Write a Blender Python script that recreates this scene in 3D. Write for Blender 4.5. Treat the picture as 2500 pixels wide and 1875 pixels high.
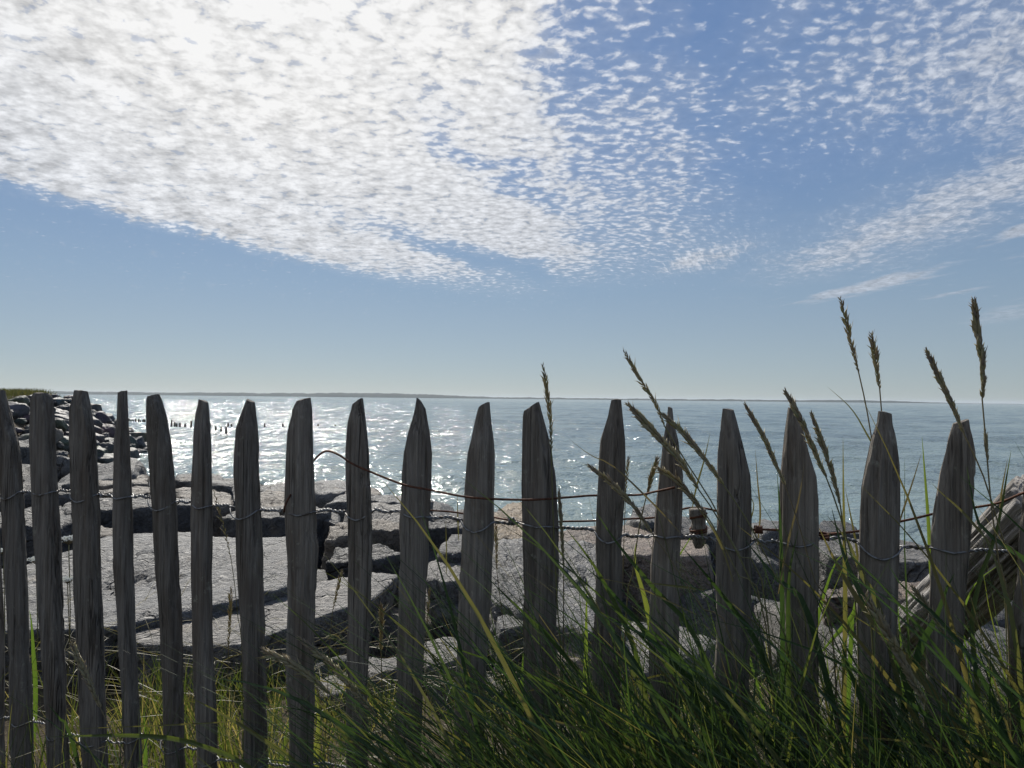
import bpy, bmesh, math, random
import numpy as np
from mathutils import Vector, Matrix

for o in list(bpy.data.objects):
    bpy.data.objects.remove(o)
scene = bpy.context.scene
COL = scene.collection
random.seed(7)
RNG = np.random.default_rng(7)

# ------------------------------------------------------------------ camera
EYE = np.array([0.0, 0.0, 1.0])
F = 1806.0                      # focal length in pixels of the 2500 x 1875 photograph
PITCH, ROLL = math.radians(1.125), 0.0105
_fwd = np.array([0, math.cos(PITCH), math.sin(PITCH)])
_r0 = np.array([1.0, 0, 0])
_u0 = np.cross(_r0, _fwd)
CR = math.cos(ROLL) * _r0 + math.sin(ROLL) * _u0
CU = -math.sin(ROLL) * _r0 + math.cos(ROLL) * _u0
cam_data = bpy.data.cameras.new('camera')
cam_data.sensor_width = 36.0
cam_data.lens = 36.0 * F / 2500.0
cam_data.clip_start, cam_data.clip_end = 0.02, 90000
cam = bpy.data.objects.new('camera', cam_data)
COL.objects.link(cam)
_m = Matrix.Identity(4)
for i in range(3):
    _m[i][0], _m[i][1], _m[i][2], _m[i][3] = CR[i], CU[i], -_fwd[i], EYE[i]
cam.matrix_world = _m
scene.camera = cam

def ray(px, py):
    return _fwd + CR * (px - 1250) / F + CU * (937.5 - py) / F
def at_depth(px, py, d):        # d: metres along +Y
    r = ray(px, py)
    return EYE + r * (d / r[1])
def at_height(px, py, z):
    r = ray(px, py)
    return EYE + r * ((z - EYE[2]) / r[2])

# ------------------------------------------------------------------ sun, sky, exposure
SUN_AZ, SUN_EL = math.radians(-19), math.radians(38)
SUN = np.array([math.sin(SUN_AZ) * math.cos(SUN_EL), math.cos(SUN_AZ) * math.cos(SUN_EL), math.sin(SUN_EL)])
sl = bpy.data.lights.new('sun', 'SUN')
sl.energy, sl.angle, sl.color = 5.0, math.radians(0.55), (1.0, 0.95, 0.87)
so = bpy.data.objects.new('sun', sl)
so.rotation_euler = Vector(SUN).to_track_quat('Z', 'Y').to_euler()
so.location = (-20, 30, 40)
COL.objects.link(so)
scene.view_settings.view_transform = 'Standard'
scene.view_settings.look = 'None'
scene.view_settings.exposure = 0.0
scene.view_settings.gamma = 1.0
scene.view_settings.use_curve_mapping = False
scene.cycles.max_bounces = 6
scene.cycles.diffuse_bounces = 3
scene.cycles.glossy_bounces = 3
scene.cycles.transparent_max_bounces = 8
scene.cycles.caustics_reflective = False
scene.cycles.caustics_refractive = False

# small expression layer over shader nodes
class E:
    nt = None
    def __init__(s, sock): s.s = sock
    @staticmethod
    def m(op, *a, clamp=False):
        n = E.nt.nodes.new('ShaderNodeMath'); n.operation = op; n.use_clamp = clamp
        for i, v in enumerate(a): E.put(n.inputs[i], v)
        return E(n.outputs[0])
    @staticmethod
    def put(inp, v):
        if isinstance(v, E): E.nt.links.new(v.s, inp)
        elif v is not None: inp.default_value = v
    def __add__(s, o): return E.m('ADD', s, o)
    __radd__ = __add__
    def __sub__(s, o): return E.m('SUBTRACT', s, o)
    def __rsub__(s, o): return E.m('SUBTRACT', o, s)
    def __mul__(s, o): return E.m('MULTIPLY', s, o)
    __rmul__ = __mul__
    def __truediv__(s, o): return E.m('DIVIDE', s, o)
    def __rtruediv__(s, o): return E.m('DIVIDE', o, s)
    def __neg__(s): return E.m('MULTIPLY', s, -1.0)
def mx(a, b): return E.m('MAXIMUM', a, b)
def mn(a, b): return E.m('MINIMUM', a, b)
def pw(a, b): return E.m('POWER', a, b)
def ex(a): return E.m('EXPONENT', a)
def cl(a): return E.m('ADD', a, 0.0, clamp=True)
def sst(lo, hi, x):
    n = E.nt.nodes.new('ShaderNodeMapRange'); n.interpolation_type = 'SMOOTHSTEP'
    E.put(n.inputs[0], x); E.put(n.inputs[1], lo); E.put(n.inputs[2], hi)
    return E(n.outputs[0])
def vec(x, y, z=0.0):
    n = E.nt.nodes.new('ShaderNodeCombineXYZ')
    for i, v in enumerate((x, y, z)): E.put(n.inputs[i], v)
    return E(n.outputs[0])
def noise(v, scale, detail=3.0, rough=0.5, dist=0.0, out=0, typ='3D', lac=2.0):
    n = E.nt.nodes.new('ShaderNodeTexNoise'); n.noise_dimensions = typ
    E.put(n.inputs['Vector'], v); E.put(n.inputs['Scale'], scale); E.put(n.inputs['Detail'], detail)
    E.put(n.inputs['Roughness'], rough); E.put(n.inputs['Distortion'], dist); E.put(n.inputs['Lacunarity'], lac)
    return E(n.outputs[out])
def voro(v, scale, feature='F1', smooth=0.5, typ='3D', rnd=1.0):
    n = E.nt.nodes.new('ShaderNodeTexVoronoi'); n.voronoi_dimensions = typ; n.feature = feature
    E.put(n.inputs['Vector'], v); E.put(n.inputs['Scale'], scale); E.put(n.inputs['Randomness'], rnd)
    if feature == 'SMOOTH_F1': E.put(n.inputs['Smoothness'], smooth)
    return E(n.outputs['Distance'])
def mixc(f, a, b, mode='MIX'):
    n = E.nt.nodes.new('ShaderNodeMix'); n.data_type = 'RGBA'; n.blend_type = mode; n.clamp_factor = True
    E.put(n.inputs[0], f)
    for i, v in ((6, a), (7, b)):
        if isinstance(v, E): E.put(n.inputs[i], v)
        else: n.inputs[i].default_value = (*v, 1.0) if len(v) == 3 else v
    return E(n.outputs[2])
def mapping(v, scale, loc=(0, 0, 0)):
    n = E.nt.nodes.new('ShaderNodeMapping')
    E.put(n.inputs['Vector'], v); n.inputs['Scale'].default_value = scale; n.inputs['Location'].default_value = loc
    return E(n.outputs[0])
def ramp(f, stops):
    n = E.nt.nodes.new('ShaderNodeValToRGB'); E.put(n.inputs[0], f)
    el = n.color_ramp.elements
    while len(el) < len(stops): el.new(0.5)
    for e, (p, c) in zip(el, stops): e.position = p; e.color = (*c, 1)
    return E(n.outputs[0])
def sep(v):
    n = E.nt.nodes.new('ShaderNodeSeparateXYZ'); E.put(n.inputs[0], v)
    return [E(n.outputs[i]) for i in range(3)]
def bump(h, strength=0.5, dist=0.01, normal=None):
    n = E.nt.nodes.new('ShaderNodeBump')
    E.put(n.inputs['Strength'], strength); E.put(n.inputs['Distance'], dist); E.put(n.inputs['Height'], h)
    if normal is not None: E.put(n.inputs['Normal'], normal)
    return E(n.outputs[0])
def coord(which='Object'):
    return E(E.nt.nodes.new('ShaderNodeTexCoord').outputs[which])
def objinfo(out='Random'):
    return E(E.nt.nodes.new('ShaderNodeObjectInfo').outputs[out])

# world: Nishita sky with a sheet of altocumulus laid out on a flat cloud deck
SKY_STRENGTH = 0.1
world = bpy.data.worlds.new('World'); scene.world = world; world.use_nodes = True
E.nt = world.node_tree
E.nt.nodes.clear()
sky = E.nt.nodes.new('ShaderNodeTexSky'); sky.sky_type = 'NISHITA'; sky.sun_disc = False
sky.sun_elevation = SUN_EL; sky.sun_rotation = SUN_AZ
sky.altitude, sky.air_density, sky.dust_density, sky.ozone_density = 0, 0.6, 0.2, 3.0
def scale_col(c, f):
    n = E.nt.nodes.new('ShaderNodeVectorMath'); n.operation = 'SCALE'
    E.put(n.inputs[0], c); E.put(n.inputs['Scale'], f)
    return E(n.outputs[0])
dirv = coord('Generated')
dx, dy, dz = sep(dirv)
zc = mx(dz, 0.03)
u0, v0 = dx / zc, dy / zc
deck = vec(u0, v0)
def offset(v, k): return mapping(v, (1, 1, 1), (k * 7.31, k * 2.17, k * 4.03))
wu = noise(deck, 0.9, 2, 0.5, typ='2D') - 0.5
wv = noise(offset(deck, 1), 0.9, 2, 0.5, typ='2D') - 0.5
zt = mx(dz, 0.0) + 0.09                       # the puffs have height, so they flatten less towards the horizon than the deck
tu, tv = dx / zt, dy / zt
puff = vec(tu, tv)
wu2 = noise(puff, 3.6, 3, 0.6, typ='2D') - 0.5
wv2 = noise(offset(puff, 2), 3.6, 3, 0.6, typ='2D') - 0.5
u = u0 + wu * 0.5 + wu2 * 0.55
v = v0 + wv * 0.6 + wv2 * 0.6
def blob(uc, vc, su, sv, rot=0.0, uu=None, vv=None):
    uu, vv = uu or u, vv or v
    c, s = math.cos(rot), math.sin(rot)
    a = ((uu - uc) * c + (vv - vc) * s) / su
    b = ((vv - vc) * c - (uu - uc) * s) / sv
    return ex(-(a * a + b * b))
strk = noise(mapping(vec(tu + tv * 0.4, tv), (4.0, 1.6, 1)), 3.0, 4, 0.6, typ='2D')
s1 = ((u0 + wu * 0.25 + wu2 * 0.42 + 2.41) * 3.82 - (v0 + wv * 0.25 + wv2 * 0.5 - 3.48) * 2.29) / 4.454
ax = (u0 + 2.41) / 2.29
s1 = s1 + mx(ax * (1.0 - ax), 0.0) * 1.1 + 0.06
inside = sst(-0.26, 0.34, s1 + (strk - 0.5) * 0.5)
s2 = (0.10 + (v - 1.86) * 0.17) - u
med_w = mx(0.25 + (v0 - 1.9) * 0.2, 0.1)
mm = s2 / med_w
dense = sst(-0.7, 0.6, mm) * 1.0
medium = sst(-1.6, -0.4, mm) * 0.60
gap = blob(0.02, 3.35, 0.10, 0.75, -0.36) * 0.42 + blob(-0.18, 5.35, 0.21, 1.05, -0.50) * 0.95 + blob(0.35, 2.0, 0.16, 0.25, 0.0) * 0.35
cov = mx(dense, medium) * inside * sst(7.9, 4.9, v0 + mx(u0, 0.0) * 0.7) - gap
upper = sst(3.6, 2.3, v) * sst(0.15, 0.8, u) * (0.60 + wu * 0.6)
cov = mx(cov, upper)
bd = (u - (2.25 + wu * 0.3)) / 0.48
band = ex(-(bd * bd)) * sst(6.9, 4.9, v) * 0.80
cov = mx(cov, band)
cov = mx(cov, blob(1.32, 5.2, 0.26, 0.70, 0.12) * 0.88)
us, vs = u0 + wu2 * 0.35, v0 + wv2 * 0.35
wisp = blob(3.05, 6.45, 0.20, 0.95, 0.07, us, vs) + blob(2.92, 4.25, 0.10, 0.40, -0.2, us, vs) * 0.95 + blob(5.6, 8.4, 0.32, 1.1, -0.42, us, vs) * 0.8 \
     + blob(4.0, 6.7, 0.12, 0.42, 0.2, us, vs) * 0.55 + blob(3.45, 4.9, 0.10, 0.3, -0.2, us, vs) * 0.4
# cobbles of the altocumulus
rgt = sst(0.7, 2.0, u0)
str_ = 1.0 - rgt * 0.22
n1 = noise(vec(tu, tv * str_), 23.0, 3.0, 0.58, 0.35, typ='2D')
vcn = voro(vec(tu * 0.8 + wu2 * 0.10, tv + wv2 * 0.10), 30.0, 'SMOOTH_F1', 0.7, typ='2D')
cell = 0.5 + (n1 - 0.5) * 1.5 + (0.42 - vcn) * (0.95 - rgt * 0.75)
big = noise(offset(mapping(puff, (1.4, 0.8, 1)), 3), 5.0, 4, 0.62, typ='2D') - 0.5
n3 = noise(offset(puff, 4), 75.0, 2, 0.5, typ='2D')
soft = 1.25 + rgt * 0.45 - cl(cov * 1.6 - 0.75) * 0.50
al = sst(0.0, 1.0, (cov * 1.55 + (cell - 0.5) * 1.30 + (n3 - 0.5) * 0.5 + big * 0.75 - 0.42 + rgt * 0.20) / soft)
al = al * (0.78 + cl(cov * 2.0 - 1.0) * 0.22)
al = mx(al, cl(cov * 1.7 - 0.75) * 0.72)
al = mx(al, mx(cov, 0.0) * (0.30 + big * 0.6))
al = mx(al, sst(0.1, 1.1, wisp * 1.35 + (strk - 0.5) * 1.3) * 0.74)
al = al * sst(0.06, 0.15, dz) * 0.97
cs = dx * float(SUN[0]) + dy * float(SUN[1]) + dz * float(SUN[2])
glow = pw(mx(cs, 0.0), 8.0)
zm = mx(dz, 0.0) + 0.22
mot = noise(offset(vec(dx / zm, dy / zm), 5), 13.0, 4, 0.62, typ='2D') - 0.5
thick = sst(-0.1, -1.1, u0 + (v0 - 2.0) * 0.12)
lum = mn(0.53 + glow * 0.45 + (cell - 0.5) * (0.36 - thick * 0.14) + (n3 - 0.5) * 0.18 + mot * (0.22 + thick * 0.70), 0.95)
ccol = mixc(cl(glow * 1.5), (0.90, 0.97, 1.10), (1.0, 0.995, 0.985))
ccol = scale_col(ccol, mx(lum, 0.25) / SKY_STRENGTH)
grad = ramp(dz, [(0.0, (0.405, 0.455, 0.455)), (0.06, (0.365, 0.445, 0.485)), (0.15, (0.290, 0.405, 0.525)), (0.30, (0.185, 0.310, 0.540)), (0.50, (0.145, 0.262, 0.51)), (1.0, (0.10, 0.19, 0.42))])
aur = pw(mx(cs, 0.0), 3.0)
air = mixc(0.30, scale_col(grad, (0.95 + aur * 0.16) / SKY_STRENGTH), scale_col(E(sky.outputs[0]), 0.62))
skycol = mixc(al, air, ccol)
bg = E.nt.nodes.new('ShaderNodeBackground'); E.put(bg.inputs[0], skycol); bg.inputs[1].default_value = SKY_STRENGTH
wo = E.nt.nodes.new('ShaderNodeOutputWorld'); E.nt.links.new(bg.outputs[0], wo.inputs[0])
world.cycles.sampling_method = 'MANUAL'
world.cycles.sample_map_resolution = 512

# ------------------------------------------------------------------ helpers
def tag(o, label=None, cat=None, group=None, kind=None):
    if label: o['label'] = label
    if cat: o['category'] = cat
    if group: o['group'] = group
    if kind: o['kind'] = kind
    return o
def empty(name, loc=(0, 0, 0)):
    o = bpy.data.objects.new(name, None); o.location = loc; o.empty_display_size = 0.1
    COL.objects.link(o)
    return o
def make_mesh(name, V, Fc, smooth=True):
    me = bpy.data.meshes.new(name)
    V = np.asarray(V, dtype=np.float32); 
    if isinstance(Fc, np.ndarray):
        k = Fc.shape[1]; n = Fc.shape[0]
        me.vertices.add(len(V)); me.vertices.foreach_set('co', V.ravel())
        me.loops.add(n * k); me.loops.foreach_set('vertex_index', Fc.astype(np.int32).ravel())
        me.polygons.add(n); me.polygons.foreach_set('loop_start', np.arange(0, n * k, k, dtype=np.int32))
        me.update(calc_edges=True)
    else:
        me.from_pydata([tuple(map(float, q)) for q in V], [], Fc); me.update()
    if smooth: me.polygons.foreach_set('use_smooth', np.ones(len(me.polygons), dtype=bool))
    me.validate()
    return me
def obj(name, me, mat, parent=None, loc=None):
    o = bpy.data.objects.new(name, me)
    if mat is not None and len(me.materials) == 0: me.materials.append(mat)
    COL.objects.link(o)
    if parent is not None: o.parent = parent
    if loc is not None: o.location = loc
    return o
def _hash(ix, iy, iz, seed):
    h = (ix * 374761393 + iy * 668265263 + iz * 2147483647 + seed * 974634777) & 0xFFFFFFFF
    h = ((h ^ (h >> 13)) * 1274126177) & 0xFFFFFFFF
    h = ((h ^ (h >> 16)) * 2246822519) & 0xFFFFFFFF
    return ((h ^ (h >> 15)) & 0xFFFFFF) / float(0xFFFFFF)
def vnoise(P, seed=0):
    P = np.asarray(P, dtype=np.float64)
    i = np.floor(P).astype(np.int64); f = P - i
    f = f * f * f * (f * (f * 6 - 15) + 10)
    r = 0
    for a in (0, 1):
        wx = f[:, 0] if a else 1 - f[:, 0]
        for b in (0, 1):
            wy = f[:, 1] if b else 1 - f[:, 1]
            for c in (0, 1):
                wz = f[:, 2] if c else 1 - f[:, 2]
                r = r + wx * wy * wz * _hash(i[:, 0] + a, i[:, 1] + b, i[:, 2] + c, seed)
    return r - 0.5
def fbm(P, octv=4, seed=0, gain=0.5):
    P = np.asarray(P, dtype=np.float64); a, s, r = 1.0, 1.0, 0
    for k in range(octv):
        r = r + a * vnoise(P * s + 17.3 * k, seed + k); a *= gain; s *= 2.03
    return r
def catmull(pts, n):
    pts = np.asarray(pts, float)
    if len(pts) == 2:
        t = np.linspace(0, 1, n)[:, None]; return pts[0] * (1 - t) + pts[1] * t
    q = np.vstack([2 * pts[0] - pts[1], pts, 2 * pts[-1] - pts[-2]])
    seg = np.linalg.norm(np.diff(pts, axis=0), axis=1); cum = np.concatenate([[0], np.cumsum(seg)])
    out = []
    for s in np.linspace(0, cum[-1], n):
        k = min(np.searchsorted(cum, s, side='right') - 1, len(seg) - 1)
        t = (s - cum[k]) / max(seg[k], 1e-9)
        p0, p1, p2, p3 = q[k], q[k + 1], q[k + 2], q[k + 3]
        out.append(0.5 * (2 * p1 + (p2 - p0) * t + (2 * p0 - 5 * p1 + 4 * p2 - p3) * t * t + (3 * p1 - p0 - 3 * p2 + p3) * t ** 3))
    return np.array(out)
def frames(pts, ref=(0, 1, 0)):
    T = np.gradient(pts, axis=0); T /= np.linalg.norm(T, axis=1)[:, None] + 1e-12
    A = np.cross(T, np.asarray(ref, float)); ln = np.linalg.norm(A, axis=1)
    bad = ln < 1e-3
    if bad.any(): A[bad] = np.cross(T[bad], np.array([0.31, 0.2, 0.93])); ln = np.linalg.norm(A, axis=1)
    A /= ln[:, None]
    B = np.cross(A, T)
    return T, A, B
def tube(pts, rad, k=6, cap=True):
    pts = np.asarray(pts, float); n = len(pts)
    rad = np.broadcast_to(np.asarray(rad, float), (n,))
    T, A, B = frames(pts)
    th = np.linspace(0, 2 * np.pi, k, endpoint=False)
    V = (pts[:, None, :] + rad[:, None, None] * (np.cos(th)[None, :, None] * A[:, None, :] + np.sin(th)[None, :, None] * B[:, None, :])).reshape(-1, 3)
    Fc = []
    for i in range(n - 1):
        for j in range(k):
            Fc.append((i * k + j, i * k + (j + 1) % k, (i + 1) * k + (j + 1) % k, (i + 1) * k + j))
    if cap:
        Fc.append(tuple(range(k - 1, -1, -1))); Fc.append(tuple((n - 1) * k + j for j in range(k)))
    return V, Fc
def new_mat(name):
    m = bpy.data.materials.new(name); m.use_nodes = True
    E.nt = m.node_tree; E.nt.nodes.clear()
    out = E.nt.nodes.new('ShaderNodeOutputMaterial')
    return m, out
def principled(out, base, rough=0.8, normal=None, spec=0.3, **kw):
    p = E.nt.nodes.new('ShaderNodeBsdfPrincipled')
    if isinstance(base, E): E.put(p.inputs['Base Color'], base)
    else: p.inputs['Base Color'].default_value = (*base, 1)
    E.put(p.inputs['Roughness'], rough); E.put(p.inputs['Specular IOR Level'], spec)
    if normal is not None: E.put(p.inputs['Normal'], normal)
    for k, val in kw.items(): E.put(p.inputs[k.replace('_', ' ')], val)
    if out is not None: E.nt.links.new(p.outputs[0], out.inputs['Surface'])
    return p

# ------------------------------------------------------------------ materials
MAT = {}
m, out = new_mat('weathered_wood')
co = coord('Object'); rnd = objinfo('Random')
off = vec(rnd * 31.0, rnd * 17.0, rnd * 53.0)
n_add = E.nt.nodes.new('ShaderNodeVectorMath'); n_add.operation = 'ADD'
E.put(n_add.inputs[0], co); E.put(n_add.inputs[1], off); pc = E(n_add.outputs[0])
g1 = noise(mapping(pc, (260, 260, 7)), 1.0, 5, 0.65, 0.35)
g2 = noise(mapping(pc, (90, 90, 3.5)), 1.0, 4, 0.6, 0.4)
g3 = noise(mapping(pc, (22, 22, 6)), 1.0, 3, 0.6)
grain = g1 * 0.5 + g2 * 0.5
col = ramp(grain, [(0.32, (0.048, 0.042, 0.036)), (0.46, (0.128, 0.118, 0.107)), (0.60, (0.200, 0.188, 0.173)), (0.76, (0.31, 0.297, 0.278))])
col = mixc(sst(0.48, 0.70, g3) * 0.5, col, (0.095, 0.075, 0.058))
lich = noise(mapping(pc, (55, 55, 40), (3, 9, 1)), 1.0, 5, 0.7)
col = mixc(sst(0.60, 0.70, lich) * 0.45, col, (0.30, 0.31, 0.27))
col = mixc(sst(0.60, 0.78, noise(mapping(pc, (35, 35, 12), (4, 4, 4)), 1.0, 4, 0.7)) * 0.35, col, (0.30, 0.31, 0.29))
ck = noise(mapping(pc, (75, 75, 1.6), (8, 1, 3)), 1.0, 2, 0.5, 0.6)
crack = sst(0.028, 0.0, E.m('ABSOLUTE', ck - 0.5)) * sst(0.52, 0.66, noise(mapping(pc, (20, 20, 5), (1, 6, 2)), 1.0, 2, 0.5))
col = mixc(crack * 0.6, col, (0.012, 0.011, 0.010))
col = mixc(1.0, scale_col(col, 0.90 + rnd * 0.55), (1.04, 1.0, 0.94), 'MULTIPLY')
principled(out, col, 0.88, bump(grain - crack * 0.6, 1.0, 0.012), 0.25)
MAT['wood'] = m

m, out = new_mat('silvered_log')
co = coord('Object')
g1 = noise(mapping(co, (60, 60, 5.0)), 1.0, 5, 0.66, 1.6)
g2 = noise(mapping(co, (180, 180, 4)), 1.0, 4, 0.6, 0.5)
grain = g1 * 0.65 + g2 * 0.35
col = ramp(grain, [(0.36, (0.06, 0.052, 0.046)), (0.47, (0.25, 0.235, 0.22)), (0.64, (0.42, 0.40, 0.38))])
principled(out, col, 0.8, bump(grain, 1.0, 0.012), 0.3)
MAT['log'] = m

m, out = new_mat('granite')
co = coord('Object'); oc = objinfo('Color'); rnd = objinfo('Random')
big = noise(co, 2.2, 4, 0.6)
mid = noise(co, 14.0, 5, 0.65)
fine = noise(co, 75.0, 4, 0.7)
spk = voro(co, 130.0)
med = noise(mapping(co, (1, 1, 1), (2, 8, 5)), 32.0, 4, 0.7)
mu = ramp(big * 0.35 + mid * 0.3 + med * 0.35, [(0.38, (0.28, 0.28, 0.28)), (0.5, (0.95, 0.94, 0.92)), (0.62, (1.55, 1.53, 1.50))])
col = mixc(1.0, oc, mu, 'MULTIPLY')
col = mixc(sst(0.50, 0.66, fine) * 0.7, col, (0.045, 0.044, 0.043))
nv = E.nt.nodes.new('ShaderNodeVectorMath'); nv.operation = 'ADD'
E.put(nv.inputs[0], co); E.put(nv.inputs[1], scale_col(E(noise(co, 3.0, 3, 0.6, out=1).s), 0.35))
ckr = voro(E(nv.outputs[0]), 1.7, 'DISTANCE_TO_EDGE')
crk = sst(0.016, 0.002, ckr) * sst(0.45, 0.6, noise(mapping(co, (1, 1, 1), (6, 6, 1)), 2.0, 2, 0.5))
col = mixc(crk * 0.85, col, (0.02, 0.02, 0.02))
col = mixc(sst(0.56, 0.72, noise(co, 5.5, 4, 0.6)) * 0.4, col, (0.30, 0.235, 0.17))
col = mixc(sst(0.60, 0.70, noise(mapping(co, (1, 1, 1), (9, 3, 2)), 8.0, 5, 0.7)) * 0.5, col, (0.13, 0.135, 0.10))
h = mid * 0.7 + fine * 0.30 + med * 0.75 - crk * 0.8
principled(out, col, 0.60 + (fine - 0.5) * 0.3, bump(h, 1.0, 0.075), 0.42)
MAT['granite'] = m

m, out = new_mat('wet_rock')
co = coord('Object'); oc = objinfo('Color')
mid = noise(co, 3.0, 5, 0.65)
col = mixc(sst(0.35, 0.7, mid), (0.045, 0.046, 0.047), oc)
principled(out, col, 0.6, bump(mid + noise(co, 12, 4, 0.6) * 0.4, 0.8, 0.08), 0.4)
MAT['far_rock'] = m

m, out = new_mat('sea_water')
co = coord('Object')
cx, cy, cz = sep(co)
w1 = noise(mapping(co, (2.7, 2.4, 1)), 1.0, 1, 0.5, 0.5)
w2 = noise(mapping(co, (9.0, 6.0, 1), (3, 5, 0)), 1.0, 1, 0.5, 0.4)
w3 = noise(mapping(co, (0.9, 0.60, 1), (1, 2, 0)), 1.0, 1, 0.5, 0.4)
w4 = noise(mapping(co, (0.5, 0.10, 1), (1, 7, 0)), 1.0, 1, 0.5, 0.3)
w5 = noise(mapping(co, (0.09, 0.03, 1), (4, 7, 0)), 1.0, 2, 0.5, 0.3)
hgt = w1 * 0.125 + w2 * (w5 * 0.075 + 0.010) + w3 * 0.235 + w4 * 0.42
nb = bump(hgt, 1.0, 1.0)
patch = noise(mapping(co, (0.012, 0.05, 1)), 1.0, 4, 0.6)
body = mixc(sst(0.35, 0.65, patch), (0.135, 0.178, 0.175), (0.185, 0.238, 0.225))
principled(out, body, 0.075, nb, 0.5, IOR=1.333)
MAT['sea'] = m

m, out = new_mat('earth')
co = coord('Object')
e1 = noise(co, 9.0, 5, 0.65); e2 = noise(co, 60.0, 4, 0.7)
col = ramp(e1 * 0.5 + e2 * 0.5, [(0.3, (0.028, 0.022, 0.015)), (0.55, (0.085, 0.068, 0.045)), (0.75, (0.17, 0.145, 0.10))])
principled(out, col, 0.95, bump(e2 + e1, 0.8, 0.02), 0.15)
MAT['earth'] = m

def leaf_mat(name, c1, c2, tr=0.45, attr=True, gloss=0.35):
    m, out = new_mat(name)
    if attr:
        a = E.nt.nodes.new('ShaderNodeAttribute'); a.attribute_name = 'rnd'; r = E(a.outputs['Fac'])
    else:
        r = objinfo('Random')
    col = ramp(r, [(0.0, c1[0]), (0.45, c1[1]), (0.75, c1[2]), (1.0, c1[3])])
    col = mixc(noise(coord('Object'), 25.0, 2, 0.5) * 0.5, col, c2)
    p = principled(None, col, 0.42, None, gloss)
    t = E.nt.nodes.new('ShaderNodeBsdfTranslucent')
    tc = mixc(1.0, col, (2.1, 2.0, 0.9), 'MULTIPLY'); E.put(t.inputs[0], tc)
    mxs = E.nt.nodes.new('ShaderNodeMixShader'); mxs.inputs[0].default_value = tr
    E.nt.links.new(p.outputs[0], mxs.inputs[1]); E.nt.links.new(t.outputs[0], mxs.inputs[2])
    E.nt.links.new(mxs.outputs[0], out.inputs['Surface'])
    return m
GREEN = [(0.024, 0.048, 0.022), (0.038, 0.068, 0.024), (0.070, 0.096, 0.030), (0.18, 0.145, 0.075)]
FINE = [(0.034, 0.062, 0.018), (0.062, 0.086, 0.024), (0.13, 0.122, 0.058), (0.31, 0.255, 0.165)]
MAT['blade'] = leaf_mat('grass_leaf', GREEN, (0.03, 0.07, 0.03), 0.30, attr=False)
MAT['blade_lit'] = leaf_mat('backlit_grass_leaf', [(0.045, 0.085, 0.022), (0.065, 0.11, 0.026), (0.09, 0.12, 0.034), (0.17, 0.15, 0.07)], (0.055, 0.095, 0.028), 0.5, attr=False)  # brighter leaf copy for blades behind the fence, backlight painted into its colour
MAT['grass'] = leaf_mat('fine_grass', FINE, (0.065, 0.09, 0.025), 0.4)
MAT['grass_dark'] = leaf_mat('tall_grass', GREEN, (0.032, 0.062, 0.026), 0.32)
MAT['stem'] = leaf_mat('grass_stem', [(0.12, 0.13, 0.05), (0.16, 0.15, 0.07), (0.20, 0.16, 0.09), (0.13, 0.10, 0.07)], (0.12, 0.12, 0.06), 0.15, attr=False)
SEEDS = [(0.25, 0.25, 0.135), (0.34, 0.30, 0.19), (0.28, 0.23, 0.16), (0.18, 0.145, 0.115)]
MAT['seed'] = leaf_mat('seed_husk', SEEDS, (0.20, 0.18, 0.125), 0.30, attr=True, gloss=0.2)
MAT['dune'] = leaf_mat('dune_grass', [(0.04, 0.05, 0.025), (0.06, 0.068, 0.032), (0.085, 0.085, 0.042), (0.12, 0.11, 0.065)], (0.055, 0.06, 0.03), 0.3)

m, out = new_mat('galvanised_wire')
co = coord('Object'); n1 = noise(co, 90.0, 3, 0.6)
col = mixc(sst(0.45, 0.65, n1), (0.20, 0.205, 0.21), (0.085, 0.07, 0.058))
principled(out, col, 0.5, None, 0.45, Metallic=0.5)
MAT['wire'] = m
m, out = new_mat('rusty_wire')
co = coord('Object'); n1 = noise(co, 120.0, 4, 0.6)
col = ramp(n1, [(0.3, (0.035, 0.018, 0.012)), (0.55, (0.11, 0.045, 0.025)), (0.75, (0.20, 0.085, 0.04))])
principled(out, col, 0.75, bump(n1, 0.8, 0.002), 0.3, Metallic=0.2)
MAT['rust'] = m
m, out = new_mat('white_flowers')
principled(out, (0.8, 0.8, 0.72), 0.8, None, 0.2, Subsurface_Weight=0.0)
MAT['flower'] = m
m, out = new_mat('wet_timber')
principled(out, (0.05, 0.045, 0.04), 0.6, bump(noise(mapping(coord('Object'), (20, 20, 3)), 1.0, 4), 0.7, 0.02), 0.4)
MAT['timber'] = m
m, out = new_mat('far_woodland')
co = coord('Object')
principled(out, mixc(noise(co, 0.02, 4, 0.6), (0.016, 0.026, 0.022), (0.035, 0.045, 0.036)), 0.95, None, 0.1)
MAT['far'] = m

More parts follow.
